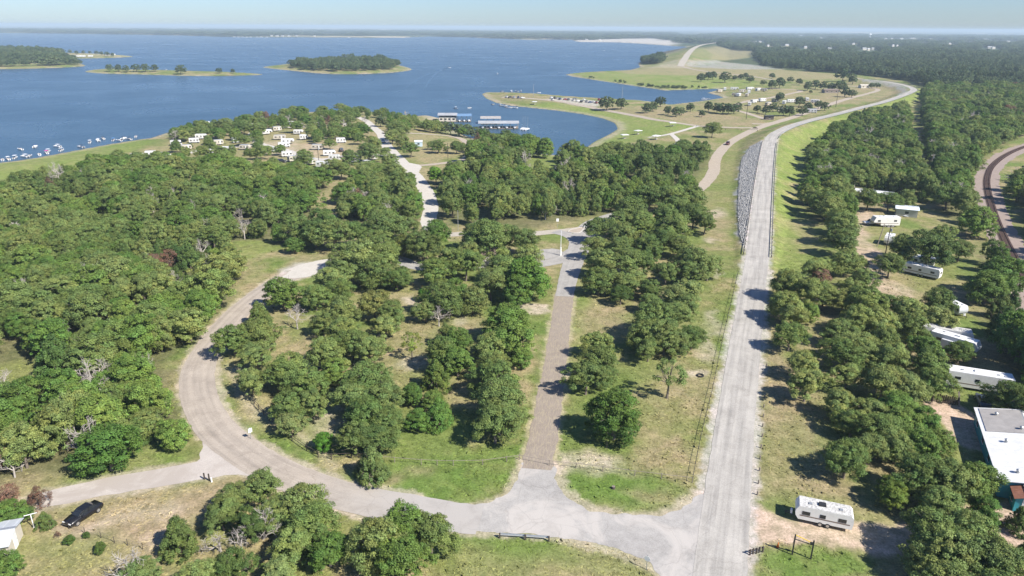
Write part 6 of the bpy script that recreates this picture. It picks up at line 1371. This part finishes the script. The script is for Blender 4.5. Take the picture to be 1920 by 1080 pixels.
x, y, z = G(1097, 427); t = thing('gate_pillar', 'white pillar at the tip of the kerbed island by the loop', 'pillar', (x, y, z)); mb = MB(); mb.box((0, 0, .6), (.9, .6, 1.2)); mb.build('pillar', M_SIGNW, t); mb = MB(); mb.box((0, 0, 1.25), (1.05, .75, .1)); mb.build('coping', M_CONC, t)
isl = Gxy([(1070, 431), (1096, 426), (1092, 432), (1085, 437), (1066, 436)])
sheet('traffic_island', isl, M_TRACK, .12, 'small kerbed island at the loop', .0, world=True)
kb = MB(); cl = catmull(isl + [isl[0]], 1.0)
for a, b_ in zip(cl[:-1], cl[1:]):
    c_ = (a + b_) / 2; kb.box((c_[0], c_[1], .11), (np.linalg.norm(b_ - a) + .05, .25, .2), math.atan2(b_[1] - a[1], b_[0] - a[0]))
tag(kb.build('kerb', M_CONC), 'pale kerb round the small traffic island', kind='structure')
# ---------------- picnic shelters
pst = None
for i, (a, b_) in enumerate([(1261, 237), (1171, 260), (1196, 252), (1230, 262), (1002, 196)]):
    x, y, z = G(a, b_); t = thing('picnic_shelter', 'small white roofed picnic shelter on the bright landing lawn', 'shelter', (x, y, z), .3 * i, 'picnic shelters on the landing lawn')
    for sx in (-1.6, 1.6):
        for sy in (-1.3, 1.3): mb = MB(); mb.cyl((sx, sy, 0), (sx, sy, 2.3), .07, n=6); mb.build('post', M_STEEL, t)
    mb = MB(); mb.box((0, 0, 2.4), (4.4, 3.6, .2), taper=.9); mb.build('roof', M_ROOFW, t)
    mb = MB(); mb.box((0, 0, .75), (2.0, .8, .06)); mb.build('table_top', M_CONC, t)
    for s in (-.75, .75): mb = MB(); mb.box((0, s, .45), (2.0, .3, .05)); mb.build('bench', M_CONC, t)
    mb = MB(); mb.box((0, 0, .36), (.9, .5, .72)); mb.build('pedestal', M_CONC, t)

# ---------------- railway
rp = catmull(Gxy([(1990, 262), (1935, 272), (1905, 282), (1880, 295), (1860, 312), (1852, 328), (1850, 348), (1858, 385), (1872, 425), (1893, 470), (1925, 530), (1985, 640)]), 2.0)
ribbon('rail_bed', [tuple(p) for p in rp], 9, road_mat('pinkish_ballast', (.25, .20, .172), (.33, .265, .23), sc=.7), .06, .8, world=True, label='pinkish ballast bed of the railway')
dr = np.gradient(rp, axis=0); dr /= np.linalg.norm(dr, axis=1)[:, None]; rn = np.c_[-dr[:, 1], dr[:, 0]]
t = thing('railway_track', 'curving single railway track on pinkish ballast', 'railway', (rp[0][0], rp[0][1], 0))
mb = MB()
for k in range(len(rp) - 1):
    for q in (0, .33, .67):
        c_ = rp[k] + (rp[k + 1] - rp[k]) * q - rp[0]; mb.box((c_[0], c_[1], .22), (.26, 2.6, .18), math.atan2(dr[k][1], dr[k][0]))
so = mb.build('sleepers', plain('creosoted_sleeper', (.125, .08, .063), .9, .3, 2), t); so['kind'] = 'stuff'
for s in (-.75, .75):
    mb = MB(); pr_ = rp + rn * s - rp[0]
    for k in range(len(rp) - 1):
        c_ = (pr_[k] + pr_[k + 1]) / 2; mb.box((c_[0], c_[1], .39), (np.linalg.norm(pr_[k + 1] - pr_[k]) + .02, .09, .16), math.atan2(dr[k][1], dr[k][0]))
    mb.build('rail', plain('rusty_rail', (.16, .09, .07), .5, .2, 2, metal=.5), t)

# ---------------- riprap
rg = np.random.default_rng(77)
rx, ry = in_poly_points([(1404, 484), (1396, 470), (1386, 440), (1383, 400), (1385, 340), (1390, 300), (1406, 277), (1434, 262), (1435, 290), (1421, 380), (1409, 470)], .46, 78)
dcl = pdist(rx, ry, [tuple(p[:2]) for p in DAMw], False); ok = dcl > 4.1; rx, ry = rx[ok], ry[ok]
rzv = height(rx, ry)
nrk = len(rx); cube = np.array([(-1, -1, -1), (1, -1, -1), (1, 1, -1), (-1, 1, -1), (-1, -1, 1), (1, -1, 1), (1, 1, 1), (-1, 1, 1)], float)
cf = np.array([(0, 3, 2, 1), (4, 5, 6, 7), (0, 1, 5, 4), (1, 2, 6, 5), (2, 3, 7, 6), (3, 0, 4, 7)])
V = cube[None] * rg.uniform(.09, .27, (nrk, 1, 3)) * rg.uniform(.6, 1.15, (nrk, 8, 3)); aa = rg.uniform(0, 6.28, nrk); bb = rg.uniform(-.6, .6, nrk)
cz_, sz_ = np.cos(aa)[:, None], np.sin(aa)[:, None]; cb, sb = np.cos(bb)[:, None], np.sin(bb)[:, None]
x_, y_, z_ = V[..., 0] * cb - V[..., 2] * sb, V[..., 1], V[..., 0] * sb + V[..., 2] * cb
V = np.stack([x_ * cz_ - y_ * sz_ + rx[:, None], x_ * sz_ + y_ * cz_ + ry[:, None], z_ + rzv[:, None] + .12], -1).reshape(-1, 3)
Fk = (np.arange(nrk)[:, None, None] * 8 + cf[None]).reshape(-1, 4)
o = bpy.data.objects.new('riprap', np_mesh('riprap', V, Fk, M_ROCK)); C.objects.link(o); tag(o, 'broken grey stone armouring the dam slope', 'rocks', kind='stuff')

# ---------------- distant things
x, y, z = G(1630, 75); t = thing('water_tower', 'white water tower above the distant town woods', 'tower', (x, y, z))
mb = MB(); mb.cyl((0, 0, 0), (0, 0, 27), 3.2, 2.2, 12); mb.build('shaft', M_SIGNW, t); mb = MB(); mb.cyl((0, 0, 25), (0, 0, 30), 3, 9, 14); mb.cyl((0, 0, 30), (0, 0, 35), 9, 4, 14); mb.build('tank', M_SIGNW, t)
def far_house(px, py, w, label, group, m=M_SIGNW):
    x, y, z = G(px, py); s = .75 * w / ppm(x, y, z); m = M_CREAM; t = thing('far_house', label, 'building', (x, y, z), random.uniform(-.3, .3), group)
    mb = MB(); mb.box((0, 0, 2.5), (s, s * .55, 5)); mb.build('wall', m, t)
    mb = MB(); mb.hexa([(-s / 2 - .4, -s * .3, 5), (s / 2 + .4, -s * .3, 5), (s / 2 + .4, s * .3, 5), (-s / 2 - .4, s * .3, 5)], [(-s / 2, -.1, 7.5), (s / 2, -.1, 7.5), (s / 2, .1, 7.5), (-s / 2, .1, 7.5)]); mb.build('roof', M_ROOFL, t)
for a, b_, w in TOWN:
    far_house(a, b_, w, 'pale building scattered in the distant town woods', 'distant town buildings')
for a, b_, w in [(440, 70, 6), (447, 70, 5), (455, 70.3, 6), (463, 70.2, 6), (470, 70.4, 5), (482, 70.4, 6), (490, 70.5, 7), (500, 70.6, 6), (510, 70.8, 6), (520, 71, 7), (530, 71, 6), (542, 71, 6), (556, 71, 5), (590, 71, 5), (655, 71.3, 6), (1100, 77, 7), (1125, 77, 6)]:
    far_house(a, b_ - .6, w, 'pale house on the far lake shore', 'far shore houses')
for a, b_ in [(116, 107), (146, 107.5), (156, 107.5), (170, 107), (203, 104.5), (212, 104)]:
    camper(a, b_, .2, 9, 2.8, 3.2, 'white camper on the thin sandy spit across the water', 'campers on the sandy spit', detail=False, style='travel')
for a, b_ in [(66, 96.5), (76, 97), (40, 104)]: far_house(a, b_, 7, 'pale house among the trees of the spit across the water', 'houses on the wooded spit')
# ------------------------------------------------------------------ labels: say which one, by what it stands nearest to
bpy.context.view_layer.update()
LM = {'the bleached leafless tree in the curve': (558, 617), 'the small verge sign': (471, 823), 'the small round bush': (606, 832), 'the slender young oak': (771, 688), 'the gatehouse': (914, 489), 'the bend under the sandy lot': (580, 512),
      'the closed pavement end': (1007, 866), 'the flagpole': (1051, 479), 'the solitary round tree': (1153, 815), 'the thin crowned oak': (1256, 748), 'the old tyre': (1313, 705), 'the riprap toe': (1402, 484), 'the gate pillar': (1097, 427), 'the grey end of closed pavement': (1059, 553),
      'the sooty roofed trailer': (1541, 979), 'the workshop': (1870, 830), 'the plank screen': (1775, 757), 'the long trailer under the oak': (1727, 517), 'the camper with a slide out': (1787, 657), 'the withered brown tree': (1538, 535), 'the top dam road post': (1437, 687), 'the metal shed': (1698, 403),
      'the black sedan': (158, 970), 'the chalky drive mouth': (400, 870), 'the entrance frame': (1500, 1043), 'the short guardrail': (985, 1012), 'the wire fence end': (268, 1030), 'the red trimmed trailer home': (1828, 728),
      'the fee booth': (751, 327), 'the pump hut': (785, 274), 'the silver truck': (718, 267), 'the marina building': (838, 236), 'the white path fork': (1258, 251), 'the landing lot': (1075, 190), 'the long pavilion': (1556, 174), 'the bath house': (1619, 165), 'the dark shelter': (1441, 224), 'the inlet lamp pole': (1166, 188), 'the inlet head': (1358, 183), 'the dam bend lamp pole': (1567, 201), 'the dry ground lamp pole': (1399, 223),
      'the sandy spit tip': (245, 106), 'the islet tip': (494, 140), 'the pink canopied boat': (87, 289), 'the anchored open boat': (38, 282), 'the blue canopied boat': (213, 265), 'the landing spit tip': (903, 176), 'the reddish dirt pole': (598, 306), 'the water tower': (1630, 75), 'the beach bend': (300, 262), 'the far sand bar': (1080, 78)}
LMw = {k: np.array(G(*v)[:2]) for k, v in LM.items()}
ORD = ['', 'second ', 'third ', 'fourth ', 'fifth ', 'sixth ', 'seventh ', 'eighth ', 'ninth ', 'tenth ', 'eleventh ', 'twelfth ', 'thirteenth ', 'fourteenth ', 'fifteenth ', 'sixteenth ']
bylabel = {}
for o in C.objects:
    if o.parent is None and 'label' in o.keys() and o.get('kind') is None: bylabel.setdefault(o['label'], []).append(o)
used = set()
for lb, os_ in bylabel.items():
    if len(os_) < 2 or any((' in ' + w[0]) in lb for w in WHERE.values()): continue
    near = {}
    for o in os_:
        p = np.array(o.matrix_world.translation[:2]); k = min(LMw, key=lambda q: np.linalg.norm(LMw[q] - p)); near.setdefault(k, []).append((np.linalg.norm(LMw[k] - p), o))
    def cut(n):
        short = ' '.join(lb.split()[:n])
        while short.split()[-1] in ('the', 'of', 'and', 'in', 'a', 'by', 'on', 'with', 'beside', 'under', 'along', 'between', 'at', 'beyond', 'before', 'small', 'white', 'chalk', 'far', 'its', 'landing', 'closed', 'curving'): short = ' '.join(short.split()[:-1])
        return short.rstrip(',')
    for k, lst in near.items():
        for i, (d_, o) in enumerate(sorted(lst, key=lambda q: q[0])):
            if i < len(ORD): tail = ', ' + ORD[i] + 'nearest to ' + k; o['label'] = cut(17 - len(tail.split())) + tail if cut(17 - len(tail.split())) + tail not in used else cut(17 - len(tail.split())).replace('oak in the grove', 'oak across the pavement') + tail; used.add(o['label'])
